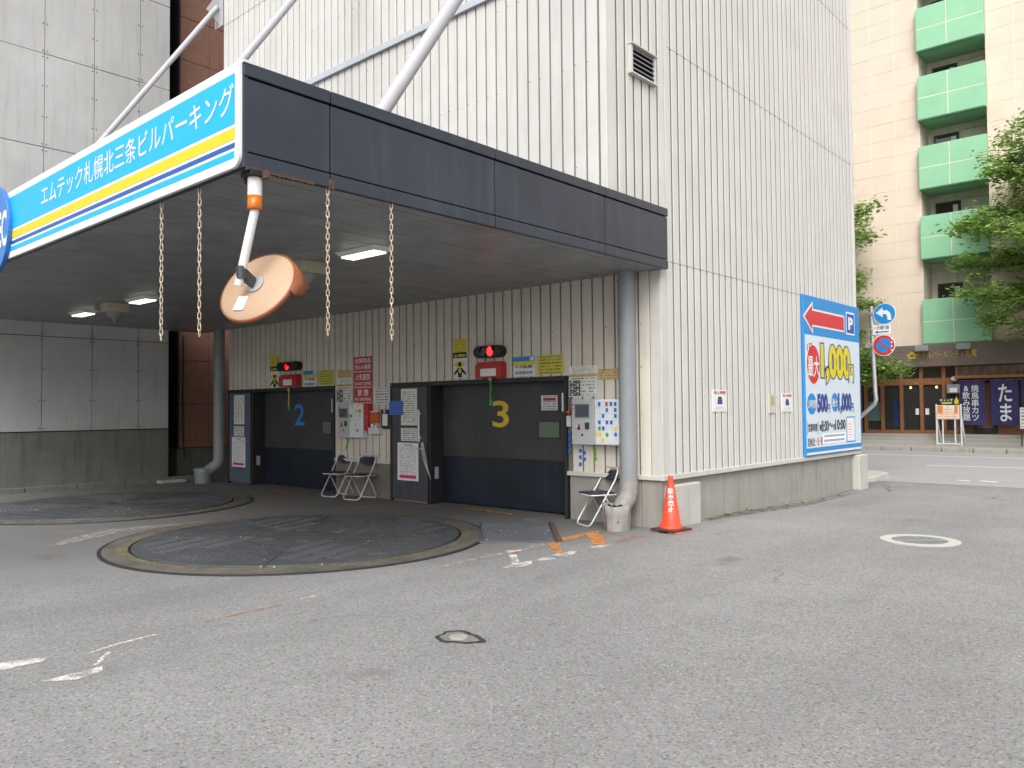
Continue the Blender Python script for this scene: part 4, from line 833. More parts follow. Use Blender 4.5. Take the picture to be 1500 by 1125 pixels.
ex, ey = Vector((.675,-.738,0)), Vector((.738,.675,0)); pc0 = Vector((-6.85,7.74,0)); fP = (pc0, ex, ey, Z_)
mb = MB(); mb.fbox(fP, -.80,.80,-.48,.47, .0,.012); pl = obj('plate', mb, 'steel_plate', pc, .003)
for i in range(30): mb = MB(); mb.fbox(fP, -.77+i*.053,-.755+i*.053,-.46,.45,.012,.018); obj('rib', mb, 'steel_plate', pl)
mb = MB(); mb.fbox(fP, -.80,.80,.475,.54,.0,.02); obj('rust_rail', mb, 'rust', pc)
dr = thing('drain_grate', 'round slotted drain grate in a pale concrete collar', 'drain', (-2.70,10.22,0)); c = (-2.70,10.22,0)
mb = MB(); mb.ring(c, .30,.43,0,.012,48); obj('collar', mb, 'concrete_light', dr)
mb = MB(); mb.ring(c, .002,.30,0,.003,48); obj('sump', mb, 'black_gap', dr)
fD = (Vector(c), Vector((.66,-.75,0)).normalized(), Vector((.75,.66,0)).normalized(), Z_)
for i in range(13):
    vv_ = -.264+i*.044; hh = math.sqrt(max(.295**2-vv_*vv_, .001)); mb = MB(); mb.fbox(fD, -hh, hh, vv_-.011, vv_+.011, .004, .012); obj('bar', mb, 'galv', dr)
mb = MB(); mb.fbox(fD, -.015, .015, -.29, .29, .0035, .0115); obj('cross_bar', mb, 'galv', dr)
vcx, vcy = -4.03, 3.95; vc_ = thing('valve_cover', 'small round valve cover sunk in a broken asphalt hollow', 'valve cover', (vcx,vcy,0))
mb = MB(); n = 26; ro = [.165+.02*math.sin(3*2*math.pi*i/n+1)+.012*math.sin(7*2*math.pi*i/n)+random.uniform(-.006,.006) for i in range(n)]
mb.add([(vcx+ro[i]*1.15*math.cos(2*math.pi*i/n), vcy+ro[i]*.85*math.sin(2*math.pi*i/n), .003) for i in range(n)], [tuple(range(n))]); obj('hollow', mb, 'rubber', vc_)
mb = MB(); mb.add([(vcx+ro[i]*.9*math.cos(2*math.pi*i/n), vcy-.01+ro[i]*.62*math.sin(2*math.pi*i/n), .0055) for i in range(n)], [tuple(range(n))]); obj('mortar', mb, 'concrete_dark', vc_)
mb = MB(); mb.lathe([(0,.016),(.06,.016),(.064,.012),(.068,.012),(.068,0)], (vcx+.01,vcy-.02,0), 28, False); obj('lid', mb, 'concrete', vc_)

# ------------------------------------------------------------------ folding chairs, cone, downpipes
def folding_chair(label):
    t = thing('folding_chair', label, 'chair', (0,0,0)); w_ = .20
    def U(a, b, nm, r=.0125):
        path = [(-w_,a[1],a[2])]
        p0, p1 = Vector((w_,a[1],a[2])), Vector((w_,b[1],b[2])); k = .07
        path = [(-w_,p1.y,p1.z)]; d = (p0-p1).normalized(); q = p0-d*k
        path += [(-w_,q.y,q.z)]+[(-w_+k*(1-math.cos(R(s))), q.y+d.y*k*math.sin(R(s)), q.z+d.z*k*math.sin(R(s))) for s in (30,60,90)]
        path += [(w_-k*(1-math.cos(R(s))), q.y+d.y*k*math.sin(R(s)), q.z+d.z*k*math.sin(R(s))) for s in (90,60,30)]+[(w_,q.y,q.z),(w_,p1.y,p1.z)]
        mb = MB(); mb.tube(path, r, 10); return obj(nm, mb, 'chrome_tube', t)
    U((0,-.235,.013), (0,.16,.62), 'front_frame'); U((0,.22,.78), (0,.15,.60), 'back_frame'); U((0,.235,.013), (0,-.02,.44), 'rear_frame')
    mb = MB(); pts = [(-.19,-.20),(.19,-.20),(.20,-.10),(.185,.17),(-.185,.17),(-.20,-.10)]; mb.fpoly((Vector((0,0,0)),X_,Y_,Z_), pts, .425,.452); obj('seat', mb, 'navy_vinyl', t, .01)
    mb = MB(); mb.tube([(-.205,.17,.425),(-.205,-.17,.425),(-.16,-.215,.425),(.16,-.215,.425),(.205,-.17,.425),(.205,.17,.425)], .010, 8); obj('seat_rail', mb, 'chrome_tube', t)
    mb = MB(); n = 9; vs = []
    for i in range(n):
        x = -.175+.35*i/(n-1); cvx = .025*math.cos(math.pi*(x/.35)); top = .755-.03*(2*x/.35)**2-.02*math.exp(-(x/.04)**2); bot = .60+.05*(2*x/.35)**2
        for zz, dy in ((bot,-.012),(top,-.012),(top,.012),(bot,.012)): vs.append((x, .16+(zz-.60)*.36+cvx+dy, zz))
    mb.add(vs, [(4*i+j,4*i+(j+1)%4,4*i+4+(j+1)%4,4*i+4+j) for i in range(n-1) for j in range(4)]+[(3,2,1,0),(4*n-4,4*n-3,4*n-2,4*n-1)]); obj('backrest', mb, 'navy_vinyl', t, .006)
    for s in (-1,1):
        mb = MB(); mb.tube([(s*w_,.10,.52),(s*(w_+.004),.14,.47),(s*w_,.18,.42)], .006, 6); obj('hinge_link', mb, 'galv', t)
    return t
ch = folding_chair('white tube folding chair with navy pads beside the downpipe and crumpled bin')
ch.location = (-6.40,8.93,0); ch.rotation_euler = (0,0,R(-26))
dup(ch, (-12.33,8.94,0), R(9), 'white tube folding chair with navy pads, next to the blue-numbered gate')
dup(ch, (-11.58,8.88,0), R(9), 'white tube folding chair with navy pads, next to the charcoal door')
cn_ = thing('traffic_cone', 'red-orange traffic cone with white lettering at the building corner', 'traffic cone', (-5.32,9.02,0)); cc = (-5.32,9.02,0)
mb = MB(); mb.lathe([(0,.72),(.026,.72),(.032,.715),(.034,.69),(.125,.085),(.150,.08),(.158,.05),(.15,.045),(0,.045)], cc, 36); body = obj('cone_body', mb, 'cone_red', cn_)
fb = (Vector(cc), Vector((.12,.993,0)).normalized(), Vector((.993,-.12,0)).normalized(), Z_)
mb = MB(); mb.fbox(fb, -.19,.19,-.19,.19,.022,.048); obj('base_plate', mb, 'rubber', cn_, .008)
for s in (-1,1): mb = MB(); mb.fbox(fb, -.17,.17, s*.135-.055, s*.135+.055, 0, .021); obj('weight', mb, 'weight_red', cn_, .005)
d_ = Vector((.51,-.86,0)).normalized(); ux = Z_.cross(d_).normalized()
for i, chx in enumerate('駐車禁止'):
    z1_ = .565-i*.078; r_ = .125-(z1_-.035-.085)*(.091/.605)
    tilt = math.atan(.091/.605); vv = (Z_*math.cos(tilt)-d_*math.sin(tilt)); nn = (d_*math.cos(tilt)+Z_*math.sin(tilt))
    o_ = Vector((cc[0],cc[1],0))+d_*r_+Z_*(z1_-.035)
    _tc.body = chx; _tc.offset = 0; _tc.resolution_u = 2; bpy.context.view_layer.update(); me = bpy.data.meshes.new_from_object(_to.evaluated_get(bpy.context.evaluated_depsgraph_get()))
    co = [v.co.copy() for v in me.vertices]; x0,x1 = min(c.x for c in co),max(c.x for c in co); y0,y1 = min(c.y for c in co),max(c.y for c in co); mb = MB(); V = []
    for c in co:
        a_ = (c.x-x0)/(x1-x0)-.5; b_ = (c.y-y0)/(y1-y0)-.5; th = a_*.072/r_; rz = r_-b_*.068*math.sin(tilt)+.0022
        V.append(Vector((cc[0],cc[1],0))+(d_*math.cos(th)+ux*math.sin(th))*rz+Z_*(z1_-.035+b_*.068))
    for k, sh in enumerate((0,-.0022,.0022)): mb.add([p+ux*sh+d_*(.0003*k) for p in V], [list(p.vertices) for p in me.polygons])
    obj('lettering', mb, 'sign_white', body)
def downpipe(label, blabel, x, y, r, z1, ex_, by, crumple):
    t = thing('downpipe', label, 'downpipe', (x,y,.3))
    mb = MB(); mb.tube([(x,y,z1),(x,y,.55)], r, 24); mb.tube([(x,y,1.75),(x,y,1.70)], r*1.025, 24); obj('pipe', mb, 'tube_grey', t)
    mb = MB(); mb.tube([(x,y,.62),(x,y,.50),(x+ex_*.25,y-.03,.40),(x+ex_*.7,y-by*.7,.30),(x+ex_,y-by,.24)], [r*1.06,r*1.06,r*1.05,r,r*.95], 20); obj('elbow', mb, 'bin_metal' if crumple else 'tube_grey', t)
    for z in (2.55,1.3): mb = MB(); mb.ring((x,y,0), r, r*1.03, z, z+.03, 24); mb.box(x-.02,x+.02,y+r,YF+.01,z,z+.03); obj('clip', mb, 'tube_grey', t)
    bx, by_ = x+ex_*1.25, y-by*1.25; R0 = r*1.55
    b = thing('catch_bin', blabel, 'bin', (bx,by_,0)); n = 40; prof = [(.88,0),(.92,.12),(.97,.22),(1.04,.33),(1.0,.335),(.93,.22),(.84,.03),(0.01,.03)]
    vs = []
    for k, (q, z) in enumerate(prof):
        for j in range(n):
            a = 2*math.pi*j/n; w2 = (1+crumple*(.05*math.sin(3*a+z*9)+.035*math.sin(7*a-z*14)+.03*math.sin(11*a+2))) ; zz = z+(crumple*.018*math.sin(2*a+1) if z > .2 else 0)
            vs.append((bx+R0*q*w2*math.cos(a), by_+R0*q*w2*math.sin(a), zz))
    mb = MB(); mb.add(vs, [(i*n+j,i*n+(j+1)%n,(i+1)*n+(j+1)%n,(i+1)*n+j) for i in range(len(prof)-1) for j in range(n)], True); obj('shell', mb, 'bin_metal' if crumple else 'tube_grey', b)
    if crumple:
        mb = MB(); a = R(-112); mb.tube([(bx+R0*(.9+.12*k/5)*1.02*math.cos(a), by_+R0*(.9+.12*k/5)*1.02*math.sin(a), .33*k/5) for k in range(6)], .007, 6); obj('seam', mb, 'rust', b)
        mb = MB(); 
        for k in range(7): a = random.uniform(0,6.28); mb.tube([(bx+.06*math.cos(a),by_+.06*math.sin(a),.29),(bx+.12*math.cos(a+.5),by_+.11*math.sin(a+.5),.335)], .012, 5)
        obj('litter', mb, 'rubber', b)
downpipe('wide grey downpipe at the lane corner', 'crumpled metal catch bin under the downpipe at the lane corner', -5.93, 8.98, .118, 3.43, -.02, .20, 1.0)
downpipe('grey downpipe left of the blue-grey door', 'smooth grey catch bin under the downpipe left of the blue-grey door', -16.84, 9.0, .12, 3.43, -.16, .22, 0.0)

# ------------------------------------------------------------------ neighbouring buildings on the left
gb = thing('grey_building', 'weathered pale grey panel-clad building with concrete base at the turntable yard', 'building', (-20,4,0))
mb = MB(); mb.box(-34,-18.06,-22,8.36,1.2,22); obj('core_wall', mb, 'black_gap', gb)
mb = MB(); mb.box(-34,-18.02,-22.02,8.40,-.2,1.2); obj('concrete_base', mb, 'concrete_dark', gb, .01)
me = None; PW = .973
for i in range(24):
    y1 = 8.39-.68 - (i-1)*PW if i else 8.39; y0 = 8.39-.68-i*PW
    for k in range(9):
        z0 = 1.215+k*1.953; mb = MB(); mb.box(-18.07,-18.0+random.uniform(-.003,.003), y0+.006, y1-.006, z0+.006, z0+1.947); obj('wall_panel', mb, 'panel_grey', gb, .004)
mb = MB()
for i in range(12):
    y0 = 8.39-.68-i*PW
    for k in range(6):
        for z in (.06,.63,1.28,1.88):
            for s in (-.04,.04): mb.cyl((-18.01,y0+s,1.215+k*1.953+z),(-17.992,y0+s,1.215+k*1.953+z),.013,n=6,smooth=False)
obj('panel_bolt', mb, 'dark_metal', gb, kind='stuff')
for i in range(13):
    y1 = 9.35-i*.98; mb = MB(); mb.box(-18.015,-17.86,y1-.965,y1,-.2,.11+random.uniform(-.006,.006)); k_ = obj('kerb_block', mb, 'concrete_dark', gb, .012)
bw = thing('brown_building', 'brown tiled building beyond the dark gap behind the grey one', 'building', (-22,14,0))
mb = MB(); mb.box(-36,-18.56,8.86,30,.72,26); obj('core_wall', mb, 'black_gap', bw)
mb = MB(); mb.box(-36,-18.60,8.88,30,-.2,.73); obj('base_wall', mb, 'concrete_dark', bw)
zz = .73; rows = []
while zz < 24: rows.append((zz, zz+1.04)); zz += 1.04
for i, (y0,y1) in enumerate([(8.88,9.62)]+[(9.62+.88*j, 9.62+.88*(j+1)) for j in range(6)]):
    for z0, z1 in rows: mb = MB(); mb.box(-18.58,-18.5+random.uniform(-.003,.003),y0+.006,y1-.006,z0+.006,z1-.006); obj('wall_tile', mb, 'brown_tile', bw, .004)
mb = MB(); mb.tube([(-18.47,8.95,3.4),(-18.46,8.94,2.0),(-18.47,8.96,.9),(-18.45,8.99,.5)], .018, 6); tag(obj('cable', mb, 'rubber'), 'black cable running down the brown tiled corner', 'cable')
cg = thing('gap_board', 'pale timber offcut lying by the dark gap', 'board', (-17.9,8.6,0)); mb = MB(); mb.box(-17.84,-17.60,8.05,8.62,.112-.11,.06); obj('plank', mb, 'concrete_light', cg, .005)

# ------------------------------------------------------------------ hotel across the street
YH = 35.0; fH = FRONT(YH)
ht = thing('hotel', 'pink-beige tiled hotel with green balconies and brown ground floor across the street', 'building', (-9,YH,0))
mb = MB(); mb.box(-40,-8.87,YH+.02,48,4.0,32); mb.box(-6.48,14,YH+.02,48,4.0,32); mb.box(-8.88,-6.47,YH+1.3,48,4.0,32); mb.box(-40,14,YH+2.0,48,-.2,4.0); obj('core_wall', mb, 'hotel_joint', ht)
us = [-8.855+.95*i for i in range(-14,1)]; zs = [4.0+.718*i for i in range(39)]
pm = {}
def tile(u0, u1, z0, z1, parent=ht, m='hotel_tile', fr=None, th=.02):
    key = (round(u1-u0,3), round(z1-z0,3), m)
    if key not in pm:
        mb = MB(); mb.box(0, u1-u0-.03, -.008, 0, 0, z1-z0-.018); me = bpy.data.meshes.new('wall_tile'); me.from_pydata(mb.v,[],mb.f); me.materials.append(MATS[m]); pm[key] = me
    c = bpy.data.objects.new('wall_tile', pm[key]); COL.objects.link(c); c.parent = ht; c.location = Vector((u0+.012, YH+.02+random.uniform(-.002,.002), z0+.01))-OFF[ht.name]
vis = 0
for i in range(len(us)-1):
    if us[i+1] < -13.2: continue
    for j in range(len(zs)-1):
        if zs[j] < 21: tile(us[i], us[i+1], zs[j], zs[j+1])
for i in range(4):
    for j in range(len(zs)-1):
        if zs[j] < 21: tile(-6.47+.95*i, -6.47+.95*(i+1), zs[j]-.15 if j else zs[j], zs[j+1]-.15)
mb = MB(); mb.box(-40,-13.22,YH,YH+.02,4.0,32); mb.box(-2.66,14,YH,YH+.02,4.0,32); obj('far_wall', mb, 'hotel_tile', ht)
par = [(15.87,17.62),(13.06,14.82),(10.25,11.97),(7.43,9.15),(4.02,5.80),(18.68,20.4)]
for z0, z1 in par:
    mb = MB(); mb.box(-8.87,-6.46,YH-.30,YH-.02,z0,z1); mb.box(-8.84,-6.50,YH-.02,YH+1.28,z0,z0+.14); p_ = obj('balcony', mb, 'hotel_green', ht, .01)
    for u in (-8.86,-7.75):
        for k in (0,1):
            mb = MB(); hh = (z1-z0)/2; mb.box(u+.015,u+(1.10 if u < -8 else 1.27)-.015,YH-.315,YH-.30,z0+hh*k+.015,z0+hh*(k+1)-.015); obj('balcony_panel', mb, 'hotel_green', p_, .004)
    mb = MB(); mb.box(-7.765,-7.735,YH-.312,YH-.299,z0+.01,z1-.01); mb.box(-8.86,-6.47,YH-.311,YH-.2995,(z0+z1)/2-.015,(z0+z1)/2+.015); obj('joint', mb, 'hotel_joint', p_)
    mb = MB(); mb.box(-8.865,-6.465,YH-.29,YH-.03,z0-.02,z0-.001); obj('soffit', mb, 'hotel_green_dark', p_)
    mb = MB(); mb.box(-8.65,-7.72,YH+1.22,YH+1.29,z1+.0-1.6,z1+.78); wf = obj('window', mb, 'dark_metal', ht, .01)
    mb = MB(); mb.box(-8.58,-7.79,YH+1.21,YH+1.219,z1-1.5,z1+.70); obj('pane', mb, 'pane', wf)
    mb = MB(); mb.box(-8.0,-7.82,YH+1.20,YH+1.209,z1-1.5,z1+.62); obj('curtain', mb, 'paper', wf)
    for z in (z1+.1, z1+.82): mb = MB(); mb.box(-7.70,-6.49,YH+1.285,YH+1.298,z,z+.012); obj('wall_joint', mb, 'hotel_band', ht)
# ground floor
YE = YH-.05
mb = MB(); mb.box(-40,14,YE-.30,YH+.6,3.12,3.99); obj('sign_band', mb, 'hotel_band', ht, .01)
mb = MB(); mb.box(-40,-11.35,YE-.05,YH+1,.44,3.11); obj('stone_pier', mb, 'stone_wall', ht, .03)
fE = FRONT(YE-.30)
tx0, tx1 = PY(1342.5,522,YE-.3).x, PY(1431,520,YE-.3).x
text('lettering', 'ホテルパールシティ札幌', fE, tx0, tx1, 3.42, 3.72, .03, 'gold', ht, .012, 3)
mb = MB(); ex_ = PY(1336,523,YE-.3).x
for k in range(5): mb.fpoly(fE, ell(ex_+.13*math.cos(R(72*k+90)), 3.57+.10*math.sin(R(72*k+90)), .075,.06,14), .005, .03)
obj('emblem', mb, 'gold', ht)
for px_, nm in ((1350.5,'over the glass doors'),(1411.5,'over the dark blue curtains')):
    p = PY(px_,511,YE-.5); t = thing('flood_lamp', f'small grey flood lamp on the brown band {nm}', 'lamp', (p.x,YE-.3,3.8)); mb = MB(); mb.box(p.x-.25,p.x+.25,YE-.62,YE-.40,3.72,3.95); obj('head', mb, 'tube_grey', t, .03); mb = MB(); mb.box(p.x-.04,p.x+.04,YE-.40,YE-.30,3.80,3.86); obj('arm', mb, 'dark_metal', t)
mb = MB(); mb.box(-40,14,34.05,YH+2,-.2,.20); mb.box(-40,14,34.35,YH+2,.20,.32); mb.box(-40,14,34.6,YH+2,.32,.44); obj('entrance_step', mb, 'pavement', ht, .01)
en = thing('entrance_doors', 'brown timber framed glass entrance doors of the hotel', 'door', (-9.3,YH,.44))
xs_ = [PY(x,600,YE).x for x in (1268,1292.5,1320.5,1350,1383,1403)]
zb, zm0, zm1, zt_ = .44, 2.40, 2.66, 3.30
mb = MB(); mb.box(xs_[0],xs_[-1],YE+.05,YE+.2,zb,zb+.14); obj('bottom_rail', mb, 'wood', en, .01)
mb = MB(); mb.box(xs_[0],xs_[-1],YE+.03,YE+.2,zm0,zm1); obj('transom_rail', mb, 'wood', en, .01)
mb = MB(); mb.box(xs_[0],xs_[-1],YE+.03,YE+.2,zt_-.19,zt_-.05); obj('top_rail', mb, 'wood', en, .01)
for x in xs_: mb = MB(); mb.box(x-.065,x+.065,YE+.0,YE+.22,zb,zt_-.08); obj('post', mb, 'wood', en, .01)
for i in range(5):
    for z0, z1 in ((zb+.14,zm0),(zm1,zt_-.19)):
        mb = MB(); mb.box(xs_[i]+.06,xs_[i+1]-.06,YE+.11,YE+.13,z0,z1); obj('pane', mb, 'pane', en)
mb = MB(); mb.box(xs_[0]+.07,xs_[1]-.08,YE+.095,YE+.105,.95,1.75); obj('frosted_band', mb, 'pane_teal', en)
mb = MB(); mb.box(xs_[1]+.4,xs_[2]-.1,YE+.095,YE+.105,.7,1.75); obj('poster', mb, 'pane_blue', en)
for i in (2,3): mb = MB(); mb.box(xs_[i+1]-.25 if i==2 else xs_[i]+.12, xs_[i+1]-.12 if i==2 else xs_[i]+.25,YE+.09,YE+.108,1.2,1.45); obj('door_sticker', mb, 'paper', en)
mb = MB(); mb.box(xs_[3]+.3,xs_[4]+.2,YE+.6,YE+.62,.6,2.35)
for k in range(8): mb.cyl((xs_[3]+.35+k*.12,YE+.6,.6),(xs_[3]+.35+k*.12,YE+.6,2.35),.05,n=8)
obj('curtain', mb, 'paper', en)
for x in (xs_[2]+.35,xs_[3]+.55): mb = MB(); mb.lathe([(0,.05),(.03,.04),(.04,0),(.03,-.04),(0,-.05)],(x,YE+.07,2.30),12); obj('glowing_lamp', mb, 'lamp_warm', en)
XN0 = xs_[-1]+.07
mb = MB(); mb.box(XN0,14,YE-.05,YH+.4,2.72,3.11); obj('stone_band', mb, 'stone_wall', ht, .03)
mb = MB(); mb.box(XN0-.1,14,YE-.32,YE-.06,2.60,2.72); obj('wood_eave', mb, 'wood', ht, .02)
mb = MB(); mb.box(XN0,14,YE+.35,YE+.5,.44,2.72); obj('shop_wall', mb, 'stone_wall', ht)
lt = thing('lattice_door', 'timber lattice shop door behind the dark blue curtains', 'door', (-6.5,YE+.3,.44)); x0, x1 = PY(1424,600,YE).x, PY(1457,600,YE).x
mb = MB(); mb.box(x0,x1,YE+.28,YE+.34,.44,2.5); obj('frame', mb, 'gate_frame', lt)
mb = MB()
for k in range(14): mb.box(x0+.12+k*(x1-x0-.24)/13-.012,x0+.12+k*(x1-x0-.24)/13+.012,YE+.255,YE+.279,.68,2.4)
for k in range(22): mb.box(x0+.1,x1-.1,YE+.258,YE+.275,.70+k*.078,.71+k*.078)
obj('lattice', mb, 'wood', lt, kind='stuff')
mb = MB(); mb.box(x1+.05,x1+2.2,YE+.28,YE+.33,.44,.98); tag(obj('timber_board', mb, 'wood', None, .01), 'low brown timber panel right of the lattice door', 'panel')
def noren(label, l, r, txts):
    y = YE-.14; x0, x1 = PY(l,600,y).x, PY(r,600,y).x; z0, z1 = .80, 2.52; t = thing('shop_curtain', label, 'curtain', ((x0+x1)/2,y,z0))
    n = 14; wv = lambda s, q: y+.035*math.sin(s*7+1)*(.3+q)
    mb = MB(); vs = [(x0+(x1-x0)*i/n+.02*q*(i/n-.5), wv(i/n,q)-e, z1-(z1-z0)*q) for e in (0,.006) for q in (0,.25,.5,.75,1) for i in range(n+1)]
    m = n+1; fs = [(k*m+i,k*m+i+1,(k+1)*m+i+1,(k+1)*m+i) for k in range(4) for i in range(n)]; fs2 = [tuple(5*m+j for j in f[::-1]) for f in fs]; mb.add(vs, fs+fs2, True); cl = obj('cloth', mb, 'noren', t)
    mb = MB(); mb.cyl((x0-.05,y,z1+.01),(x1+.05,y,z1+.01),.018,n=8); obj('rail', mb, 'wood', t)
    for k in range(3): mb = MB(); xx = x0+(x1-x0)*(.08+.42*k); mb.box(xx-.03,xx+.03,y-.022,y+.022,z1-.02,z1+.035); obj('loop', mb, 'noren', t)
    for body, s0, s1, t0, t1, bd in txts: text('lettering', body, FRONT(y-.055), x0+(x1-x0)*s0, x0+(x1-x0)*s1, z1-(z1-z0)*t1, z1-(z1-z0)*t0, .0, 'sign_white', cl, bd, 3, .95)
noren('dark blue shop curtain with two columns of white characters beside the glass doors', 1403,1443,[('焼\n鳥\n串\nカ\nツ',.52,.80,.10,.90,.02),('&\n飲\nみ\n放\n題',.20,.47,.12,.90,.02)])
noren('dark blue shop curtain with two large white characters', 1452,1492,[('た\nま',.30,.78,.10,.91,.05)])
noren('dark blue shop curtain beyond the one with two large characters', 1497,1540,[])
ws = thing('wall_lamp', 'round white wall lamp between glass doors and curtains', 'lamp', (-7.75,YE,2.5)); p = PY(1397.5,555,YE-.1); mb = MB(); mb.lathe([(0,.1),(.09,.07),(.12,0),(.09,-.07),(0,-.1)],(p.x,p.y,p.z),16); obj('globe', mb, 'white', ws); mb = MB(); mb.box(p.x-.06,p.x+.06,p.y,YE+.1,p.z-.16,p.z-.09); obj('bracket', mb, 'dark_metal', ws)
hb = thing('hanging_plate', 'grey hanging plate with white panel over the menu stand', 'sign', (-7.9,YE-.2,1.8)); a = rF(1387,563,1406,576,YE-.2); mb = MB(); mb.fbox(FRONT(YE-.2),*a,0,.05); obj('plate', mb, 'tube_grey', hb, .01); a2 = rF(1391,568,1402,574.5,YE-.26); mb = MB(); mb.fbox(FRONT(YE-.26),*a2,0,.01); obj('panel', mb, 'white', hb); mb = MB(); mb.cyl(((a[0]+a[1])/2+.2,YE-.2,a[2]),((a[0]+a[1])/2+.2,YE-.2,.44),.03,n=8); obj('post', mb, 'dark_metal', hb)
# menu stand on the pavement
ys = 33.7; st = thing('menu_stand', 'white tube A-frame menu stand with orange poster before the hotel', 'sign stand', (-8,ys,.06))
sx0, sx1 = PY(1372,615,ys).x, PY(1408,615,ys).x; z0 = .06; zt2 = PY(1390,592,ys).z; zm = PY(1390,614,ys).z
for x in (sx0, sx1):
    mb = MB(); mb.cyl((x,ys,z0),(x,ys,zt2),.035,n=10); obj('leg', mb, 'white_paint', st); mb = MB(); mb.cyl((x,ys+.6,z0),(x,ys+.05,zm+.1),.03,n=10); obj('leg', mb, 'white_paint', st)
for x in (sx0+(sx1-sx0)*.25, sx0+(sx1-sx0)*.75): mb = MB(); mb.cyl((x,ys,z0+.03),(x,ys,zm),.03,n=10); obj('upright', mb, 'white_paint', st)
mb = MB(); mb.cyl((sx0,ys,z0+.04),(sx1,ys,z0+.04),.03,n=10); mb.cyl((sx0,ys+.58,z0+.04),(sx1,ys+.58,z0+.04),.03,n=10); obj('foot_rail', mb, 'white_paint', st)
mb = MB(); uvplate(mb, FRONT(ys-.03), sx0+.04, sx1-.04, zm, zt2-.04, 0, .03); po = obj('poster', mb, 'print_stand', st)
for s0, s1, t0, t1, m in ((.02,.24,.05,.6,'orange_paint_box'),(.78,.92,.05,.6,'orange_paint_box'),(.27,.76,.03,.24,'white')): mb = MB(); mb.fbox(FRONT(ys-.06), sx0+.04+(sx1-sx0-.08)*s0, sx0+.04+(sx1-sx0-.08)*s1, zt2-.04-(zt2-.04-zm)*t1, zt2-.04-(zt2-.04-zm)*t0, .001, .004); obj('poster_block', mb, m, po)
text('lettering', 'メニュー', FRONT(ys-.066), sx0+.38, sx1-.38, zt2-.15, zt2-.08, 0, 'ink', po, .02)
mb = MB(); a = rF(1376,583.5,1397,592.5,ys); mb.fbox(FRONT(ys),a[0],a[1],zt2+.01,a[3],-.02,.02); hd = obj('header', mb, 'ink', st, .01)
text('lettering', 'キャッチ', FRONT(ys-.022), a[0]+.02, a[1]-.02, zt2+.10, a[3]-.02, .001, 'white', hd, .05); mb = MB(); mb.fbox(FRONT(ys-.022),a[0]+.08,a[1]-.05,zt2+.02,zt2+.07,.001,.003); obj('gold_line', mb, 'sign_yellow', hd)
mb = MB(); a = rF(1398,581.5,1404,592.5,ys); zc_ = (zt2+a[3])/2; mb.fpoly(FRONT(ys), [(a[0],zt2+.01),(a[1],zt2+.01),(a[1],zc_),(a[1]-.05,a[3]-.05),(a[1]-.06,a[3]),(a[0]+.06,a[3]),(a[0]+.05,a[3]-.05),(a[0],zc_)], -.02,.02); obj('jug_cutout', mb, 'bb_yellow', st, .01)
s2 = thing('paper_stand', 'narrow white board stand before the farthest curtain', 'sign stand', (-5.3,34,.06)); a = rF(1494.5,597,1512,628,34.0); mb = MB(); uvplate(mb, FRONT(34.0), *a, 0,.04); obj('board', mb, 'print_white', s2)
for x in (a[0]+.03,a[1]-.03): mb = MB(); mb.cyl((x,34.0,.06),(x,34.02,a[3]),.02,n=8); obj('leg', mb, 'dark_metal', s2)

# ------------------------------------------------------------------ traffic sign pole at the lane mouth
yp = 19.5; fp = FRONT(yp-.05); P_ = lambda x, y, Y=yp: PY(x,y,Y)
sp_ = thing('sign_pole', 'cranked galvanised pole carrying three traffic signs beyond the billboard', 'sign pole', (P_(1230,640).x,yp,.02))
path = [P_(1276,449),P_(1279,520),P_(1282,575)]; q1, q2, q3 = P_(1283.5,585), P_(1281,592), P_(1255,615.5); q4 = P_(1243,626)
path += [q1,q2,q3,q4,Vector((q4.x-.22,yp,q4.z-.4)),Vector((q4.x-.24,yp,.0))]
mb = MB(); mb.tube(path, .048, 14); obj('pole', mb, 'galv', sp_)
c = P_(1297,460); r_ = .245
def rsign(cz, nm, m0, m1, ri):
    c = P_(1297 if nm=='arrow_disc' else 1296, cz); mb = MB(); mb.fpoly(fp, ell(c.x,c.z,.245,.245,40), 0,.02); o = obj(nm, mb, m0, sp_); mb = MB(); mb.fpoly(fp, ell(c.x,c.z,ri,ri,40), .021,.023); return o, c, mb, m1
o, c, mb, m1 = rsign(460,'arrow_disc','white','bb_blue',.232); fl = obj('face', mb, 'sign_dkblue' if False else 'bb_blue', o)
ar = [(c.x-.19,c.z+.03),(c.x-.04,c.z+.15),(c.x-.04,c.z+.085),(c.x+.06,c.z+.075),(c.x+.13,c.z+.01),(c.x+.15,c.z-.15),(c.x+.07,c.z-.15),(c.x+.05,c.z-.03),(c.x+.02,c.z-.005),(c.x-.04,c.z-.005),(c.x-.04,c.z-.075)]
mb = MB(); mb.fpoly(fp, ar, .024,.026); obj('arrow', mb, 'white', o)
o, c, mb, m1 = rsign(506,'no_parking_disc','white','sign_red',.232); obj('face', mb, 'sign_red', o)
mb = MB(); mb.fpoly(fp, ell(c.x,c.z,.165,.165,40), .024,.026); obj('blue_centre', mb, 'bb_blue', o)
mb = MB(); mb.fpoly(fp, [(c.x-.14,c.z+.11),(c.x-.11,c.z+.14),(c.x+.14,c.z-.11),(c.x+.11,c.z-.14)], .027,.029); obj('slash', mb, 'sign_red', o)
mb = MB(); 
for k in range(4): mb.fbox(fp, c.x+.16,c.x+.19,c.z+.13-k*.09,c.z+.17-k*.09,.0245,.0255)
obj('sticker', mb, 'white', o)
a = rF(1279.5,476,1306,490,yp); mb = MB(); mb.fbox(fp,*a,0,.02); o = obj('plate', mb, 'white', sp_, .004); text('lettering','一方通行路',fp,a[0]+.03,a[1]-.03,a[2]+.11,a[3]-.02,.022,'ink',o,.02)
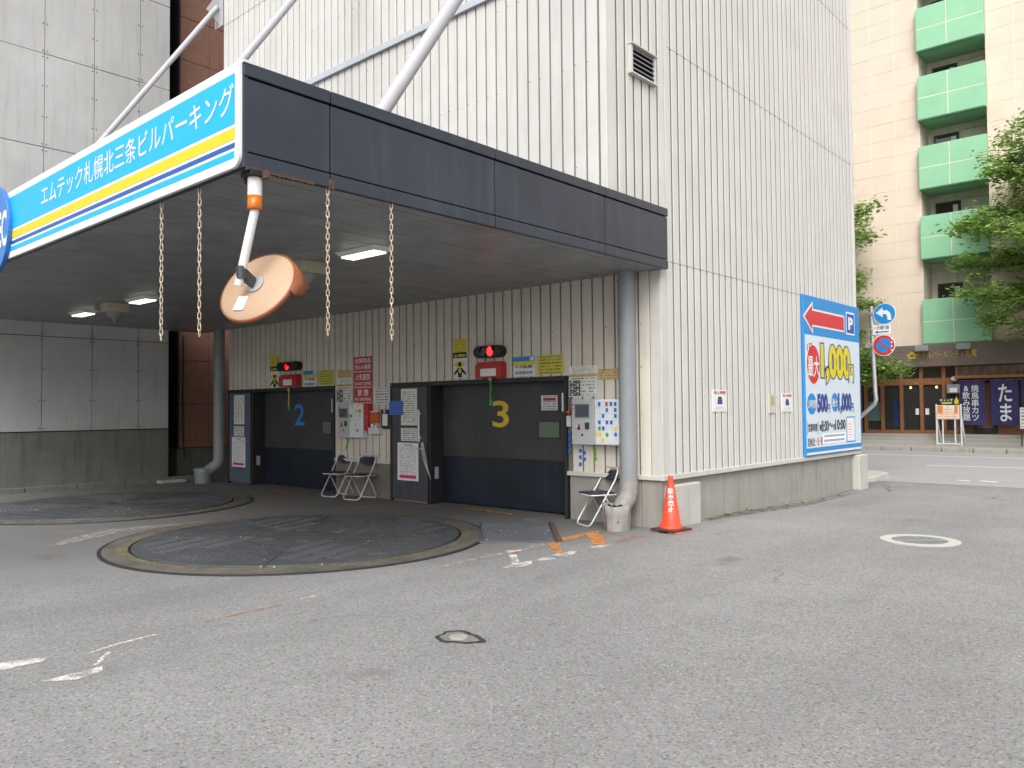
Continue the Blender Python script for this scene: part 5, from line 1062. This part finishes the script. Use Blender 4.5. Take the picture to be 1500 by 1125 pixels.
mb = MB(); zc = a[2]+.055; mb.fpoly(fp, [(a[0]+.05,zc),(a[0]+.12,zc+.035),(a[0]+.12,zc+.012),(a[1]-.04,zc+.012),(a[1]-.04,zc-.012),(a[0]+.12,zc-.012),(a[0]+.12,zc-.035)], .021,.022); obj('arrow', mb, 'sign_dkblue', o)
for z in (460,483,506): p = P_(1277.5,z); mb = MB(); mb.box(p.x-.05,p.x+.2,yp-.06,yp+.05,p.z-.03,p.z+.03); obj('clamp', mb, 'galv', sp_, .004)

# ------------------------------------------------------------------ street trees
def tree(label, x, y, limbs, h, nleaf, m='leaf', ls=.085, seed=1):
    rnd = random.Random(seed); t = thing('street_tree', label, 'tree', (x,y,.06), 'street trees before the hotel')
    mb = MB(); mb.tube([(x,y,.0),(x+.03,y,h*.3),(x-.04,y+.02,h*.6),(x,y,h)], [.22,.17,.11,.03], 10); tk = obj('trunk', mb, 'bark', t)
    lm = MB(); lf = MB()
    for (az, z, L, up) in limbs:
        d = Vector((math.cos(az), math.sin(az), up)).normalized(); p = Vector((x,y,z)); pts = [p]
        n = 7
        for i in range(1,n+1):
            dd = d+Vector((rnd.uniform(-.22,.22),rnd.uniform(-.22,.22),rnd.uniform(-.10,.14)-.04*i/n)); pts.append(pts[-1]+dd.normalized()*L/n)
        lm.tube(pts, [.065*(1-i/(n+1))+.008 for i in range(n+1)], 6)
        for i in range(2, n+1):
            for s in range(4):
                b = pts[i]; sd = Vector((rnd.uniform(-1,1),rnd.uniform(-1,1),rnd.uniform(-.4,.55))).normalized()*rnd.uniform(.45,1.15)*(1.1-.35*i/n); tip = b+sd
                lm.tube([b, (b+tip)/2+Vector((0,0,.05)), tip], [.014,.010,.004], 4)
                for _ in range(int(nleaf*rnd.uniform(.5,1.3))):
                    q = b.lerp(tip, rnd.uniform(.15,1.1))+Vector((rnd.gauss(0,.18),rnd.gauss(0,.18),rnd.gauss(0,.12)))
                    a = rnd.uniform(0,6.28); u = Vector((math.cos(a),math.sin(a),rnd.uniform(-.5,.3))).normalized(); v = u.cross(Vector((rnd.uniform(-.6,.6),rnd.uniform(-.6,.6),1))).normalized(); s_ = ls*rnd.uniform(.7,1.35)
                    lf.add([q-u*s_, q+v*s_*.55, q+u*s_*1.1, q-v*s_*.55], [(0,1,2,3)])
    obj('limb', lm, 'bark', t); obj('crown', lf, m, t)
rn = random.Random(5)
limbs = []
for k in range(50):
    z = 3.4+8.4*(k/50)+rn.uniform(-.2,.2); L = (4.0 if z < 8 else 4.0*(12.9-z)/4.9+.5)*rn.uniform(.75,1.05); limbs.append((R(k*137.5+rn.uniform(-20,20)), z, L, rn.uniform(-.05,.25)))
tree('leafy street tree with layered branches before the hotel curtains', -3.0, 32.6, limbs, 12.4, 62, ls=.085, seed=3)
limbs = []
for k in range(40):
    z = 3.6+8.0*(k/40)+rn.uniform(-.2,.2); L = (2.7 if z < 8 else 2.7*(12.6-z)/4.6+.4)*rn.uniform(.75,1.02); limbs.append((R(k*137.5+rn.uniform(-20,20)), z, L, rn.uniform(0,.28)))
tree('leafy street tree mostly hidden by the ribbed side wall', -12.7, 32.8, limbs, 12.0, 50, ls=.085, seed=9)
# low spreading bush foliage by the entrance and weeds on the plinth line
def shrub(name, label, cat, c, r, n, ls, m, seed, stems=6):
    rnd = random.Random(seed); t = thing(name, label, cat, (c[0],c[1],c[2]-r[2])); lf = MB(); st = MB()
    for k in range(stems):
        a = rnd.uniform(0,6.28); q = Vector((c[0]+r[0]*.6*math.cos(a), c[1]+r[1]*.6*math.sin(a), c[2]+rnd.uniform(-.2,.6)*r[2])); b = Vector((c[0],c[1],c[2]-r[2])); st.tube([b,(b+q)/2+Vector((rnd.uniform(-.1,.1)*r[0],0,.1*r[2])),q],[.03*min(1,r[2]*2),.02*min(1,r[2]*2),.005],5)
    for _ in range(n):
        a, e, k = rnd.uniform(0,6.28), math.asin(rnd.uniform(-1,1)), rnd.uniform(.35,1)**.5
        f_ = .75+.25*math.sin(3*a+seed)+.2*math.sin(5*e); q = Vector((c[0]+r[0]*k*f_*math.cos(e)*math.cos(a), c[1]+r[1]*k*f_*math.cos(e)*math.sin(a), c[2]+r[2]*k*f_*math.sin(e)))
        u = Vector((rnd.uniform(-1,1),rnd.uniform(-1,1),rnd.uniform(-.6,.4))).normalized(); v = u.cross(Vector((rnd.uniform(-.5,.5),rnd.uniform(-.5,.5),1))).normalized(); s_ = ls*rnd.uniform(.6,1.3); lf.add([q-u*s_,q+v*s_*.5,q+u*s_,q-v*s_*.5],[(0,1,2,3)])
    obj('stem', st, 'bark', t); obj('foliage', lf, m, t)
p = PY(1262,533,33.9); tree('young bright green tree spreading over the hotel entrance', p.x-1.0, 33.6, [(R(a), z, L, .05) for a, z, L in ((0,2.65,2.9),(-14,2.75,2.6),(12,2.85,2.5),(-40,2.6,1.7),(150,2.7,1.6),(200,2.9,1.5),(30,2.5,1.9),(-4,3.05,2.3),(-90,2.8,1.2))], 3.1, 22, 'leaf_light', .07, 21)
for i, (px_, py_, s_) in enumerate([(1034,762,.05),(1066,757,.06),(1098,750,.07),(1128,746,.06),(1150,742,.08),(1176,737,.07),(1205,731,.06),(1228,724,.06),(1300,713,.10),(1303,716,.06)]):
    g = PG(px_,py_,-.03); shrub('weed', 'low green weed sprouting where wall meets asphalt' if i < 8 else 'pale green weed at the near kerb end', 'weed', (g.x,g.y,zg(g.y)+s_*.35), (s_*.9,s_*1.2,s_*.35), 36, .016, 'leaf_light' if i > 7 else 'leaf', 30+i, 4)
for o in list(COL.objects):
    if o.get('category') == 'weed': o['group'] = 'weeds along the plinth' if 'wall' in o['label'] else 'weeds at the kerb'
bpy.data.objects.remove(_to); bpy.data.curves.remove(_tc)
